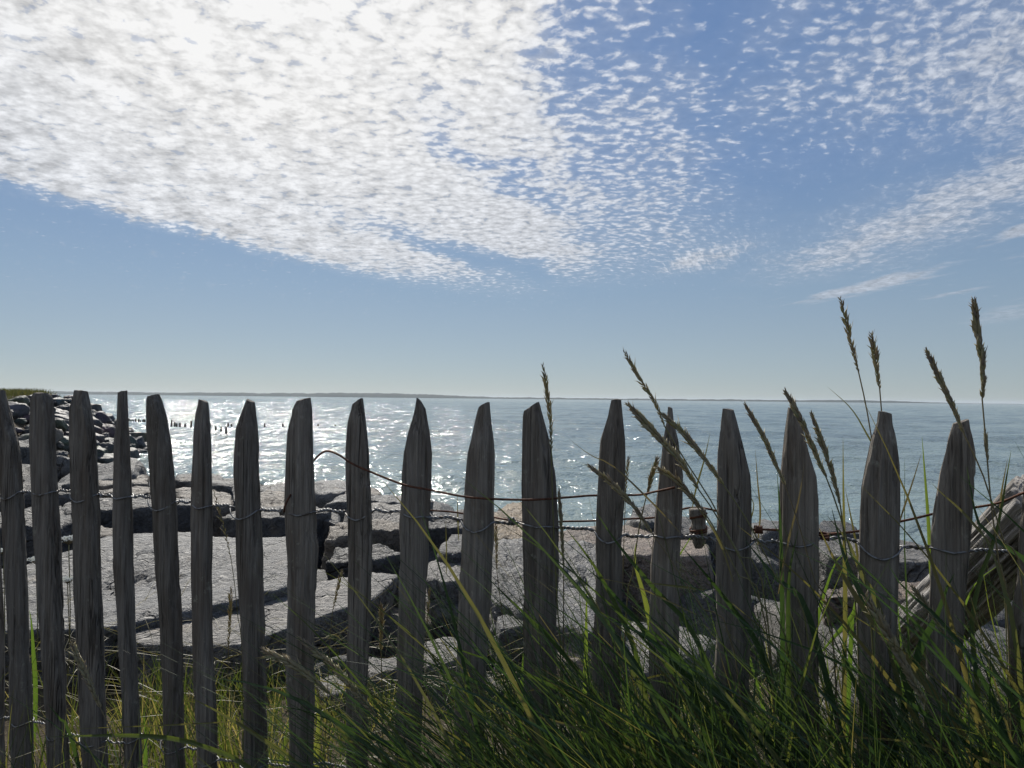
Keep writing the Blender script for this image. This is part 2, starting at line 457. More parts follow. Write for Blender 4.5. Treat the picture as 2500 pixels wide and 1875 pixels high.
# ------------------------------------------------------------------ layout of the place
SEA_Z = -2.5
PL = at_depth(34, 1300, 1.64); PR = at_depth(2534, 1300, 1.13)
FD = np.array([PR[0] - PL[0], PR[1] - PL[1], 0.0]); FD /= np.linalg.norm(FD)      # along the fence, to the right
FN = np.array([-FD[1], FD[0], 0.0])                                              # seaward
if FN[1] < 0: FN = -FN
F0 = np.array([PL[0], PL[1], 0.0])
def on_fence(px, py, w=0.0):
    r = ray(px, py); k = ((F0 + FN * w - EYE) @ FN) / (r @ FN)
    return EYE + r * k
def tw(p):
    p = np.asarray(p, float) - F0
    return p @ FD, p @ FN
def sstep(a, b, x):
    t = np.clip((x - a) / (b - a), 0, 1); return t * t * (3 - 2 * t)
HEAD_A, HEAD_B = np.array([-19.0, 8.0]), np.array([-30.8, 46.5])
def ground_z(X, Y):
    X = np.asarray(X, float); Y = np.asarray(Y, float)
    t = (X - F0[0]) * FD[0] + (Y - F0[1]) * FD[1]
    w = (X - F0[0]) * FN[0] + (Y - F0[1]) * FN[1]
    edge = 5.0 + np.clip(-t, -3, 14) * 0.22
    near = -0.30 * sstep(0.75, 1.9, w) - 0.12 * np.clip((w - 1.9) / 5, 0, 1) - np.clip(w - edge, 0, 12) * 0.55
    ab = HEAD_B - HEAD_A
    s = np.clip(((X - HEAD_A[0]) * ab[0] + (Y - HEAD_A[1]) * ab[1]) / (ab @ ab), 0, 1)
    d = np.hypot(X - HEAD_A[0] - s * ab[0], Y - HEAD_A[1] - s * ab[1])
    left = (X - HEAD_A[0]) * ab[1] - (Y - HEAD_A[1]) * ab[0] < 0
    crest = 0.15 + 0.85 * s
    d2 = np.where(left & (s < 1), d * 0.25, d)
    head = crest - np.clip(d2 - 1.8, 0, 9) / 1.62
    return np.maximum(np.maximum(near, head), -4.6)

# sea sheet: real wave geometry near the shore, fading into fine relief with distance
rows = np.concatenate([np.geomspace(7.0, 900.0, 560), np.geomspace(920.0, 20000.0, 60)])
cols = np.linspace(-1, 1, 460)
halfw = 26 + rows * 1.15
GX = cols[None, :] * halfw[:, None]; GY = np.repeat(rows[:, None], len(cols), axis=1)
step = np.maximum(np.gradient(rows), halfw * 2 / len(cols))[:, None]
Z = np.zeros_like(GX)
rg = np.random.default_rng(3)
for k in range(46):
    lam = 0.7 * 1.088 ** k
    ang = math.radians(-90 + 12 + rg.normal(0, 26)); kx, ky = math.cos(ang), math.sin(ang)
    amp = 0.0050 * lam ** 0.80
    fade = np.clip((lam / step - 2.2) / 2.0, 0, 1)
    ph = (GX * kx + GY * ky) * 2 * math.pi / lam + rg.uniform(0, 6.28) + 1.2 * np.sin(GX * 0.11 * rg.uniform(.5, 1.5) + GY * 0.05 + k)
    Z += amp * fade * (np.sin(ph) + 0.35 * np.sin(2 * ph + 1.0))
V = np.stack([GX, GY, Z + SEA_Z], -1).reshape(-1, 3)
nr, nc = GX.shape
idx = np.arange(nr * nc).reshape(nr, nc)
Fq = np.stack([idx[:-1, :-1], idx[:-1, 1:], idx[1:, 1:], idx[1:, :-1]], -1).reshape(-1, 4)
tag(obj('sea', make_mesh('sea', V, Fq), MAT['sea']), kind='structure')

# ground: one sheet from the path behind the camera down under the rocks to the sea bed
gx = np.concatenate([np.linspace(-90, -20, 50), np.linspace(-19.6, 14, 190), np.linspace(14.5, 60, 30)])
gy = np.concatenate([np.linspace(-25, -3, 15), np.linspace(-2.8, 14, 130), np.linspace(14.4, 70, 90)])
XX, YY = np.meshgrid(gx, gy)
ZZ = ground_z(XX, YY) + (0.05 * fbm(np.stack([XX, YY, XX * 0], -1).reshape(-1, 3) * 1.6, 3, 5)).reshape(XX.shape)
V = np.stack([XX, YY, ZZ], -1).reshape(-1, 3)
nr, nc = XX.shape; idx = np.arange(nr * nc).reshape(nr, nc)
Fq = np.stack([idx[:-1, :-1], idx[:-1, 1:], idx[1:, 1:], idx[1:, :-1]], -1).reshape(-1, 4)
tag(obj('ground', make_mesh('ground', V, Fq), MAT['earth']), kind='structure')

# far shore across the bay: low wooded land
fx = np.linspace(-5200, 4600, 900); fy = np.linspace(0, 1, 9)
rim = 11 + 9 * vnoise(np.stack([fx * 0.0009, fx * 0, fx * 0], -1), 9) * 2 + 4.5 * fbm(np.stack([fx * 0.012, fx * 0, fx * 0], -1), 4, 21) + 5 * np.clip(vnoise(np.stack([fx * 0.05, fx * 0, fx * 0], -1), 33), 0, 1)
rim = 9 + 0.55 * (rim - 9)
rim *= 1 - 0.9 * sstep(3000, 4200, fx)
rim = np.clip(rim * 2.4, 1.5, 46)
prof = np.array([-0.3, 0.35, 0.75, 0.95, 1.0, 0.97, 0.9, 0.8, -0.3])
V = np.stack([np.repeat(fx[None], 9, 0), 6200 + 500 * np.repeat(fy[:, None], len(fx), 1) + np.repeat((fx * 0.06)[None], 9, 0), SEA_Z + prof[:, None] * rim[None]], -1).reshape(-1, 3)
idx = np.arange(9 * len(fx)).reshape(9, len(fx))
Fq = np.stack([idx[:-1, :-1], idx[:-1, 1:], idx[1:, 1:], idx[1:, :-1]], -1).reshape(-1, 4)
tag(obj('far_shore_hills', make_mesh('far_shore_hills', V, Fq), MAT['far']), kind='structure')

# ------------------------------------------------------------------ boulders
_ico = {}
def ico(level):
    if level not in _ico:
        bm = bmesh.new(); bmesh.ops.create_icosphere(bm, subdivisions=level, radius=1.0)
        _ico[level] = (np.array([q.co[:] for q in bm.verts]), np.array([[x.index for x in f.verts] for f in bm.faces])); bm.free()
    return _ico[level]
def hull2d(P):
    P = sorted(map(tuple, P))
    def half(S):
        h = []
        for p in S:
            while len(h) >= 2 and (h[-1][0] - h[-2][0]) * (p[1] - h[-2][1]) - (h[-1][1] - h[-2][1]) * (p[0] - h[-2][0]) <= 0: h.pop()
            h.append(p)
        return h
    a, b = half(P), half(P[::-1]); return np.array(a[:-1] + b[:-1])
def rock_mesh(planes, half, level, seed, rough=0.05, sharp=60.0, freq=1.0, grain=1.0, ledge=0.13):
    """planes: (n, d) with n.x <= d about the centre; half: half extents used to spread the samples."""
    D, Fc = ico(level)
    Dn = D * half
    ln = np.linalg.norm(Dn, axis=1); U = Dn / ln[:, None]
    rr = np.random.default_rng(seed + 900)
    planes = list(planes)
    for _ in range(26):                           # chipped corners and broken faces
        n = rr.normal(size=3) * [1, 1, 0.8]; n /= np.linalg.norm(n)
        sup = float((np.abs(n) * half).sum())
        planes.append((n, sup * rr.uniform(0.84, 1.02)))
    inv = np.zeros(len(U))
    for n, d in planes:
        c = np.clip(U @ n / max(d, 1e-3), 0, None); inv += c ** sharp
    r = inv ** (-1.0 / sharp)
    P = U * r[:, None]
    s = float(np.mean(half))
    off = seed * 3.7
    q = P / s * freq + off
    rid = 1 - np.abs(fbm(q * 1.3 + 5, 3, seed + 40)) * 2.6
    dsp = rough * s * (fbm(q * 1.1, 6, seed, 0.6) * 1.5 - 0.7 * np.clip(rid - 0.70, 0, 1))
    led = fbm(q * 1.9 + 11, 4, seed + 60, 0.55) * 7.0
    fl = np.floor(led); fr = led - fl
    dsp = dsp + ledge * s * ((fl + np.clip((fr - 0.42) / 0.16, 0, 1)) / 7.0)
    if level >= 5:
        pa = P * 11.0 + off
        pit = np.abs(fbm(pa, 3, seed + 70, 0.6))
        lay = fbm(np.stack([P[:, 0] * 3, P[:, 1] * 3, P[:, 2] * 22], -1) + off, 3, seed + 90)
        dsp = dsp + grain * (0.030 * (0.25 - pit) + 0.016 * fbm(P * 34 + off, 3, seed + 71, 0.6)) + grain * 0.014 * lay
    P = P + U * dsp[:, None]
    return P, Fc
BOULDERS = []
def boulder(poly, ht, thick, label, tint, level=5, rough=0.05, seed=0, tilt=0.0, src='S', sharp=55.0, group=None, lean=(-0.18, 0.14), grain=1.0, ledge=0.10, jit=1.0):
    """poly: outline of the boulder's top as seen in the photograph, laid on the level plane `ht` below the eye."""
    pts = []
    for x, y in poly:
        if src == 'A': x, y = x / 2.765, 1100 + y / 2.765
        elif src == 'B': x, y = 700 + x / 2.765, 1100 + y / 2.765
        elif src == 'C': x, y = 1400 + x / 2.765, 1100 + y / 2.765
        elif src == 'D': x, y = 1900 + x / 3.687, 1175 + y / 3.687
        pts.append(at_height(x, y, EYE[2] - ht))
    P = np.array(pts); H = hull2d(P[:, :2])
    cz = EYE[2] - ht - thick / 2
    c = np.array([*H.mean(0), cz])
    pl = [(np.array([0, 0, -1.0]), thick / 2)]
    rr = random.Random(seed)
    tn = np.array([jit * rr.uniform(-.06, .06), tilt + jit * rr.uniform(-.04, .04), 1.0]); tn /= np.linalg.norm(tn)
    pl.append((tn, thick / 2))
    Hc = H - c[:2]
    for i in range(len(Hc)):
        a, b = Hc[i], Hc[(i + 1) % len(Hc)]
        e = b - a; l = np.linalg.norm(e)
        if l < 0.04: continue
        n2 = np.array([e[1], -e[0]]) / l
        n = np.array([n2[0], n2[1], rr.uniform(*lean)]); n /= np.linalg.norm(n)
        d = float(n2 @ a) / math.hypot(1, 0) * 1.0
        d = max(float(n[:2] @ a) + n[2] * thick / 2, 0.05)
        pl.append((n, d))
    half = np.array([np.ptp(Hc[:, 0]) / 2, np.ptp(Hc[:, 1]) / 2, thick / 2])
    V, Fc = rock_mesh(pl, half, level, seed, rough, sharp, 1.0, grain, ledge)
    o = obj('boulder', make_mesh('boulder', V, Fc), MAT['granite'], None, c)
    o.color = (*tint, 1)
    tag(o, label, 'boulder', group or 'boulders heaped on the shore behind the fence')
    BOULDERS.append((c[0], c[1], max(half[0], half[1])))
    return o
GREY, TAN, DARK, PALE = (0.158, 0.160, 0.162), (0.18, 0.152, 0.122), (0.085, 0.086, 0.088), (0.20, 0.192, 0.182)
boulder([(-80, 840), (0, 830), (520, 730), (660, 620), (880, 540), (1040, 535), (1200, 550), (1560, 560), (1960, 590), (2000, 900), (1780, 945), (1600, 945), (1300, 1040), (1060, 1060), (690, 1200), (0, 1230), (-80, 1230)],
        0.80, 0.52, 'broad rough pale granite boulder filling the gaps between the left hand pickets', GREY, 6, 0.07, 11, src='A', lean=(-0.30, -0.02), ledge=0.07, jit=0.0, grain=1.7)
boulder([(253, 1588), (250, 1546), (384, 1518), (579, 1465), (770, 1422), (910, 1397), (978, 1400), (950, 1427), (913, 1462), (769, 1509), (651, 1545), (582, 1570), (474, 1610), (394, 1599)],
        0.848, 0.48, 'long smooth flat topped slab with dark front face running diagonally behind the fence', PALE, 6, 0.02, 12, sharp=80, lean=(-0.3, 0.0), grain=0.4, ledge=0.025, jit=0.0)
boulder([(380, 370), (520, 315), (770, 310), (1000, 330), (1310, 330), (1330, 395), (1000, 402), (880, 385), (660, 390), (480, 420)],
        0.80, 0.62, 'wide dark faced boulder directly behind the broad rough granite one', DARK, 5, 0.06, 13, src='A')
boulder([(1490, 440), (1580, 390), (1800, 380), (2150, 380), (2250, 430), (1950, 455), (1600, 460)],
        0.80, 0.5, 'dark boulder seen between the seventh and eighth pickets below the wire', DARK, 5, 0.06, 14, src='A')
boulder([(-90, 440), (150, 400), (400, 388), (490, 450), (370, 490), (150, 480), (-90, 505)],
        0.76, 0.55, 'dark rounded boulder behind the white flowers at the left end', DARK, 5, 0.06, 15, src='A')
boulder([(650, 500), (700, 488), (775, 540), (770, 590), (660, 575)], 0.82, 0.3, 'small pale wedge of rock leaning on the broad granite boulder', TAN, 4, 0.06, 16, src='A')
boulder([(640, 195), (700, 140), (870, 132), (1000, 160), (1000, 218), (870, 228), (660, 245)], 0.90, 0.55, 'tan rounded boulder at the water edge behind the fourth picket', TAN, 5, 0.06, 17, src='A')
boulder([(640, 262), (870, 228), (1010, 240), (1020, 280), (870, 300), (700, 285)], 0.86, 0.35, 'flat layered brown rock just above the twisted wire beside the fourth picket', TAN, 5, 0.07, 18, src='A')
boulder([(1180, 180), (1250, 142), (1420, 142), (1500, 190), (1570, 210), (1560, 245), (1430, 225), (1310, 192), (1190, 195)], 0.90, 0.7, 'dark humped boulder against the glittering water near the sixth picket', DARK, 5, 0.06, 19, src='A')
boulder([(1170, 262), (1300, 245), (1560, 285), (1580, 350), (1440, 372), (1200, 310)], 0.85, 0.45, 'sloping brownish boulder behind the sixth picket above the wire', TAN, 5, 0.06, 20, src='A')
boulder([(1720, 230), (1850, 192), (1990, 190), (2300, 200), (2450, 210), (2490, 265), (2400, 300), (2200, 290), (1780, 262)], 0.90, 0.7, 'jagged grey boulder at the water edge behind the eighth picket', GREY, 5, 0.07, 21, src='A')
boulder([(1720, 305), (1800, 283), (2000, 290), (2020, 375), (1740, 385)], 0.86, 0.45, 'squat brown boulder between seventh and eighth pickets above the wire', TAN, 5, 0.06, 22, src='A')
boulder([(190, 345), (300, 300), (560, 296), (980, 288), (990, 335), (790, 350), (570, 352), (330, 345)], 0.88, 0.62, 'long dark faced block with lit top at the water edge by the tenth picket', GREY, 5, 0.04, 23, src='B', sharp=70, ledge=0.04)
boulder([(370, 285), (430, 250), (570, 238), (660, 290), (560, 300)], 0.86, 0.5, 'tan pointed rock peeking over the water beside the ninth picket', TAN, 4, 0.06, 24, src='B')
boulder([(150, 375), (280, 378), (350, 440), (370, 490), (180, 470)], 0.84, 0.4, 'small dark rounded rock right of the eighth picket under the wire', DARK, 5, 0.06, 25, src='B')
boulder([(205, 560), (350, 480), (580, 472), (800, 480), (790, 520), (580, 530), (400, 540)], 0.84, 0.55, 'large boulder with a tan left flank behind the ninth picket', TAN, 5, 0.06, 26, src='B')
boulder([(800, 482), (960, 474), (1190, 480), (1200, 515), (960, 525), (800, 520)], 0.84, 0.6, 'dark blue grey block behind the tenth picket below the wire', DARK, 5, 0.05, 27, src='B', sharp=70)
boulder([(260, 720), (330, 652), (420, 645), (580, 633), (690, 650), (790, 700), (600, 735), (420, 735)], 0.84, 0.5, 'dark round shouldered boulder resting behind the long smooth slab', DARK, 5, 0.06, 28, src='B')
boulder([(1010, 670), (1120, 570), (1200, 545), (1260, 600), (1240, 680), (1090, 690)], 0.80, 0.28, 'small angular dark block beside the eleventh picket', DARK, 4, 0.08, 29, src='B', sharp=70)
boulder([(940, 705), (1060, 690), (1250, 715), (1260, 850), (1050, 875), (930, 855)], 0.86, 0.5, 'flat pale slab between the tenth and eleventh pickets', PALE, 5, 0.03, 30, src='B', grain=0.5, ledge=0.04)
boulder([(1385, 575), (1540, 590), (1640, 640), (1840, 640), (1900, 680), (2130, 690), (2160, 1180), (1950, 1210), (1800, 1150), (1500, 985), (1370, 930)], 0.84, 0.7, 'massive rough speckled granite boulder behind the twelfth picket', GREY, 6, 0.06, 31, src='B', grain=1.7)
boulder([(1385, 440), (1500, 355), (1600, 342), (1660, 500), (1600, 590), (1400, 550)], 0.82, 0.5, 'ochre rounded boulder peeking out left of the twelfth picket', (0.29, 0.22, 0.14), 5, 0.05, 32, src='B')
boulder([(-200, 560), (0, 540), (150, 500), (350, 485), (550, 560), (900, 620), (940, 700), (400, 710), (100, 650), (-150, 650)], 0.84, 0.55, 'long sandy pink slab behind the thirteenth picket', (0.27, 0.215, 0.175), 6, 0.035, 33, src='C', grain=0.5, ledge=0.05)
boulder([(340, 450), (420, 372), (550, 332), (640, 400), (600, 470), (500, 490)], 0.80, 0.6, 'grey rough boulder above the sandy slab left of the fourteenth picket', GREY, 5, 0.07, 34, src='C')
boulder([(560, 430), (760, 425), (870, 480), (970, 535), (900, 580), (720, 545), (560, 500)], 0.80, 0.5, 'dark boulder behind the hanging stub of wood', DARK, 5, 0.06, 35, src='C')
boulder([(1190, 480), (1280, 455), (1400, 470), (1450, 530), (1300, 560), (1190, 530)], 0.82, 0.5, 'small grey rock on the water line behind the sixteenth picket', GREY, 4, 0.07, 36, src='C')
boulder([(1600, 500), (1750, 470), (1900, 500), (1960, 545), (1700, 545)], 0.80, 0.4, 'low dark rock on the water line left of the seventeenth picket', DARK, 4, 0.07, 37, src='C')
boulder([(300, 450), (720, 430), (1000, 520), (1420, 570), (1430, 720), (1100, 725), (720, 680), (450, 668), (320, 620)], 0.84, 0.5, 'pale flat topped boulder with shadowed front behind the seventeenth picket', PALE, 6, 0.035, 38, src='D', sharp=70, grain=0.6, ledge=0.04)
boulder([(380, 970), (700, 915), (1360, 905), (1500, 1000), (1360, 1030), (1100, 1050), (690, 1030), (400, 1030)], 0.84, 0.4, 'pinkish rock below the pale flat topped boulder', (0.28, 0.215, 0.17), 5, 0.05, 39, src='D')
boulder([(560, 1400), (750, 1380), (800, 1470), (600, 1530)], 0.93, 0.25, 'small pale stone in the grass left of the tenth picket', PALE, 4, 0.06, 40, src='B')
boulder([(910, 1290), (1150, 1255), (1250, 1390), (930, 1450)], 0.93, 0.3, 'pale rounded stone in the grass between tenth and eleventh pickets', PALE, 4, 0.06, 41, src='B')
boulder([(200, 1540), (420, 1490), (470, 1610), (240, 1660)], 0.95, 0.2, 'flat pale stone in the grass right of the eighth picket', PALE, 4, 0.05, 42, src='B')
boulder([(1800, 1310), (2000, 1280), (2110, 1400), (1850, 1430)], 0.93, 0.3, 'pinkish stone in the grass left of the thirteenth picket', (0.38, 0.31, 0.26), 4, 0.05, 43, src='B')
boulder([(1420, 1120), (1500, 1085), (1620, 1100), (1620, 1190), (1440, 1200)], 0.90, 0.25, 'small grey stone tucked before the massive granite boulder', GREY, 4, 0.07, 44, src='B')
boulder([(900, 900), (1180, 880), (1420, 950), (1420, 1080), (1000, 1100)], 0.98, 0.35, 'dark stone in the hollow below the flat pale slab', DARK, 4, 0.07, 45, src='B')

# boulders between and beyond those: shared shapes, each an object
PROTO = []
for k in range(9):
    rr = np.random.default_rng(100 + k)
    half = np.array([0.5, 0.36 + 0.1 * rr.random(), 0.27 + 0.08 * rr.random()])
    pl = []
    for i in range(15):
        n = rr.normal(size=3); n /= np.linalg.norm(n)
        pl.append((n, float(np.sqrt(((n * half) ** 2).sum())) * rr.uniform(0.74, 0.98)))
    for ax in range(3):
        for sg in (-1, 1):
            n = np.zeros(3); n[ax] = sg; pl.append((n, half[ax] * rr.uniform(0.85, 1)))
    V, Fc = rock_mesh(pl, half, 4, 50 + k, 0.10, 60.0)
    PROTO.append((make_mesh('boulder_shape', V, Fc), make_mesh('boulder_shape', V, Fc)))
    PROTO[-1][0].materials.append(MAT['granite']); PROTO[-1][1].materials.append(MAT['far_rock'])
FILLERS = []
def fill_rock(p, size, far, label, group, tint):
    me = PROTO[random.randrange(9)][1 if far else 0]
    o = bpy.data.objects.new('boulder', me); COL.objects.link(o)
    o.location = p; o.scale = (size, size * random.uniform(.85, 1.15), size * random.uniform(.8, 1.2))
    o.rotation_euler = (random.uniform(-.3, .3), random.uniform(-.3, .3), random.uniform(0, 6.28))
    o.color = (*tint, 1)
    tag(o, label, 'boulder', group)
    FILLERS.append((o, size, far))
def rtint():
    b = random.choice([GREY, GREY, TAN, DARK, PALE]); f = random.uniform(.8, 1.1)
    return tuple(x * f for x in b)
for t in np.arange(-13, 7.5, 0.72):
    for w in np.arange(1.35, 11.5, 0.72):
        p = F0 + FD * (t + random.uniform(-.2, .2)) + FN * (w + random.uniform(-.2, .2))
        gz = float(ground_z(p[0], p[1]))
        if gz < SEA_Z - 0.5: continue
        edge = 5.0 + np.clip(-t, -3, 14) * 0.22
        if p[1] < 1.0 or p[0] < -p[1] * 0.80 - 0.8 or p[0] > p[1] * 0.9 + 2.6: continue
        if w > edge + 1.2 and random.random() < 0.35: continue
        size = random.uniform(.75, 1.15) if w > 2 else random.uniform(.25, .45)
        seated = gz + (0.01 if w < edge - 0.5 else 0.10)
        if -t > 4.3 and w < edge: seated += min((-t - 4.3) * 0.12, 0.35)
        fill_rock((p[0], p[1], seated), size, False, 'grey boulder wedged low between the larger rocks behind the fence', 'filler boulders on the shore', rtint())
ab = HEAD_B - HEAD_A
cand = []
for i in range(4000):
    x = random.uniform(-42, -14); y = random.uniform(16, 56)
    s = np.clip(((np.array([x, y]) - HEAD_A) @ ab) / (ab @ ab), 0, 1)
    d = float(np.hypot(*(np.array([x, y]) - HEAD_A - s * ab)))
    z = float(ground_z(x, y))
    if d < 2.3 or z < SEA_Z - 0.25: continue
    right = (x - HEAD_A[0]) * ab[1] - (y - HEAD_A[1]) * ab[0] > -20
    if not right or x < -0.74 * y: continue
    if any((x - a) ** 2 + (y - b) ** 2 < 0.34 for a, b in cand): continue
    cand.append((x, y))
for x, y in cand[:300]:
    z = float(ground_z(x, y))
    fill_rock((x, y, z + 0.12), random.choice([.6, .8, 1.0, 1.25, 1.6]) * random.uniform(.85, 1.1), True, 'dark boulder in the riprap slope of the headland across the inlet', 'boulders of the far riprap headland', tuple(c * random.uniform(.4, .75) for c in random.choice([GREY, DARK, TAN])))
for px, py in [(322, 1072), (338, 1077), (352, 1073), (318, 1092), (330, 1100)]:
    p = at_height(px, py, SEA_Z)
    fill_rock((p[0], p[1], SEA_Z - 0.05), random.uniform(.7, 1.1), True, 'wet rock awash off the tip of the headland', 'rocks awash off the headland', DARK); FILLERS.pop()

# leave out the boulders that no one on the path could see, and say of the rest where they lie
bpy.context.view_layer.update()
dg = bpy.context.evaluated_depsgraph_get()
PKX = [34, 114, 210, 300, 400, 496, 601, 738, 879, 1016, 1166, 1317, 1489, 1628, 1793, 1948, 2147, 2323, 2534]
ORD = ['first', 'second', 'third', 'fourth', 'fifth', 'sixth', 'seventh', 'eighth', 'ninth', 'tenth', 'eleventh', 'twelfth', 'thirteenth', 'fourteenth', 'fifteenth', 'sixteenth', 'seventeenth', 'eighteenth', 'nineteenth']
gone = []
for o, size, far in FILLERS:
    me = o.data; nv = len(me.vertices); seen = 0
    for vi in range(0, nv, nv // 26):
        p = o.matrix_world @ me.vertices[vi].co
        for cxo in (0.0, -0.7, 0.7):
            org = Vector((cxo, 0.0, EYE[2])); d = p - org
            hit, loc, nn, fi, ob, mtx = scene.ray_cast(dg, org, d.normalized(), distance=d.length + 0.01)
            if not hit or ob.name == o.name: seen += 1
        if seen >= 4: break
    q = np.array(o.location) - EYE; px = 1250 + F * (q @ CR) / (q @ _fwd)
    if seen < 4 or not -60 < px < (2560 if far else 3300): gone.append(o); continue
    k = int(np.argmin([abs(px - x) for x in PKX]))
    shade = 'brown' if o.color[0] > o.color[2] * 1.25 else ('dark' if o.color[0] < (0.09 if far else 0.13) else 'grey')
    if far:
        hgt = (o.location.z - SEA_Z) / 3.4
        o['label'] = f"{'small' if size < .95 else 'large' if size > 1.4 else 'medium'} {shade} boulder at the {'foot' if hgt < .33 else 'crest' if hgt > .75 else 'middle'} of the far headland {'left of' if px < PKX[k] else 'right of'} the {ORD[k]} picket"
    else:
        w_ = tw(o.location)[1]
        row = 'by the grass' if w_ < 2.1 else 'amid the rocks' if w_ < 4.2 else 'toward the water'
        o['label'] = f"{'small' if size < .5 else 'broad' if size > .95 else 'squat'} {shade} boulder wedged low {row} {'left of' if px < PKX[k] else 'right of'} the {ORD[k]} picket"
for o in gone: bpy.data.objects.remove(o)

# ------------------------------------------------------------------ groyne posts out in the water
def post_mesh(seed):
    rr = np.random.default_rng(seed)
    pts = np.array([[0, 0, -0.8], [0.01, 0, 0.2], [0.02, 0.0, 0.6], [0.01, 0.01, 0.93], [0.0, 0.0, 1.0]])
    V, Fc = tube(pts, [.10, .095, .09, .085, .05], 8)
    V += rr.normal(0, 0.008, V.shape)
    return make_mesh('groyne_post', V, Fc)
POSTM = [post_mesh(k) for k in range(4)]
for me in POSTM: me.materials.append(MAT['timber'])
posts = []
for zx, zt, zb in [(605, 345, 385), (628, 360, 385), (662, 365, 393), (698, 370, 402), (737, 352, 407), (775, 375, 402), (865, 365, 388), (902, 388, 427), (942, 393, 428), (975, 390, 432), (987, 365, 388), (1235, 368, 385), (1358, 370, 388), (1595, 374, 388), (1712, 379, 390), (640, 368, 386), (1010, 372, 388)]:
    posts.append((200 + zx / 2.765, 900 + zt / 2.765, 900 + zb / 2.765))
for k in range(26):
    f = k / 25
    zx = 62 + 380 * f + random.uniform(-4, 4); zb = 322 + 40 * f + random.uniform(-2, 3)
    posts.append((200 + zx / 2.765, 900 + (zb - random.uniform(8, 20)) / 2.765, 900 + zb / 2.765))
for k, (px, yt, yb) in enumerate(posts):
    p = at_height(px, yb, SEA_Z); hh = (yb - yt) / F * p[1]
    o = obj('groyne_post', POSTM[k % 4], None, None, p); o.scale = (1, 1, hh); o.rotation_euler = (random.uniform(-.06, .06), random.uniform(-.06, .06), random.uniform(0, 6))
    kk = int(np.argmin([abs(px - x) for x in PKX])); far_ = 'far ' if p[1] > 92 else ''
    tag(o, f"{'tall' if hh > .7 else 'short' if hh < .42 else 'mid height'} dark {far_}groyne post in the glittering water {'left of' if px < PKX[kk] else 'right of'} the {ORD[kk]} picket", 'post', 'groyne posts in the water')

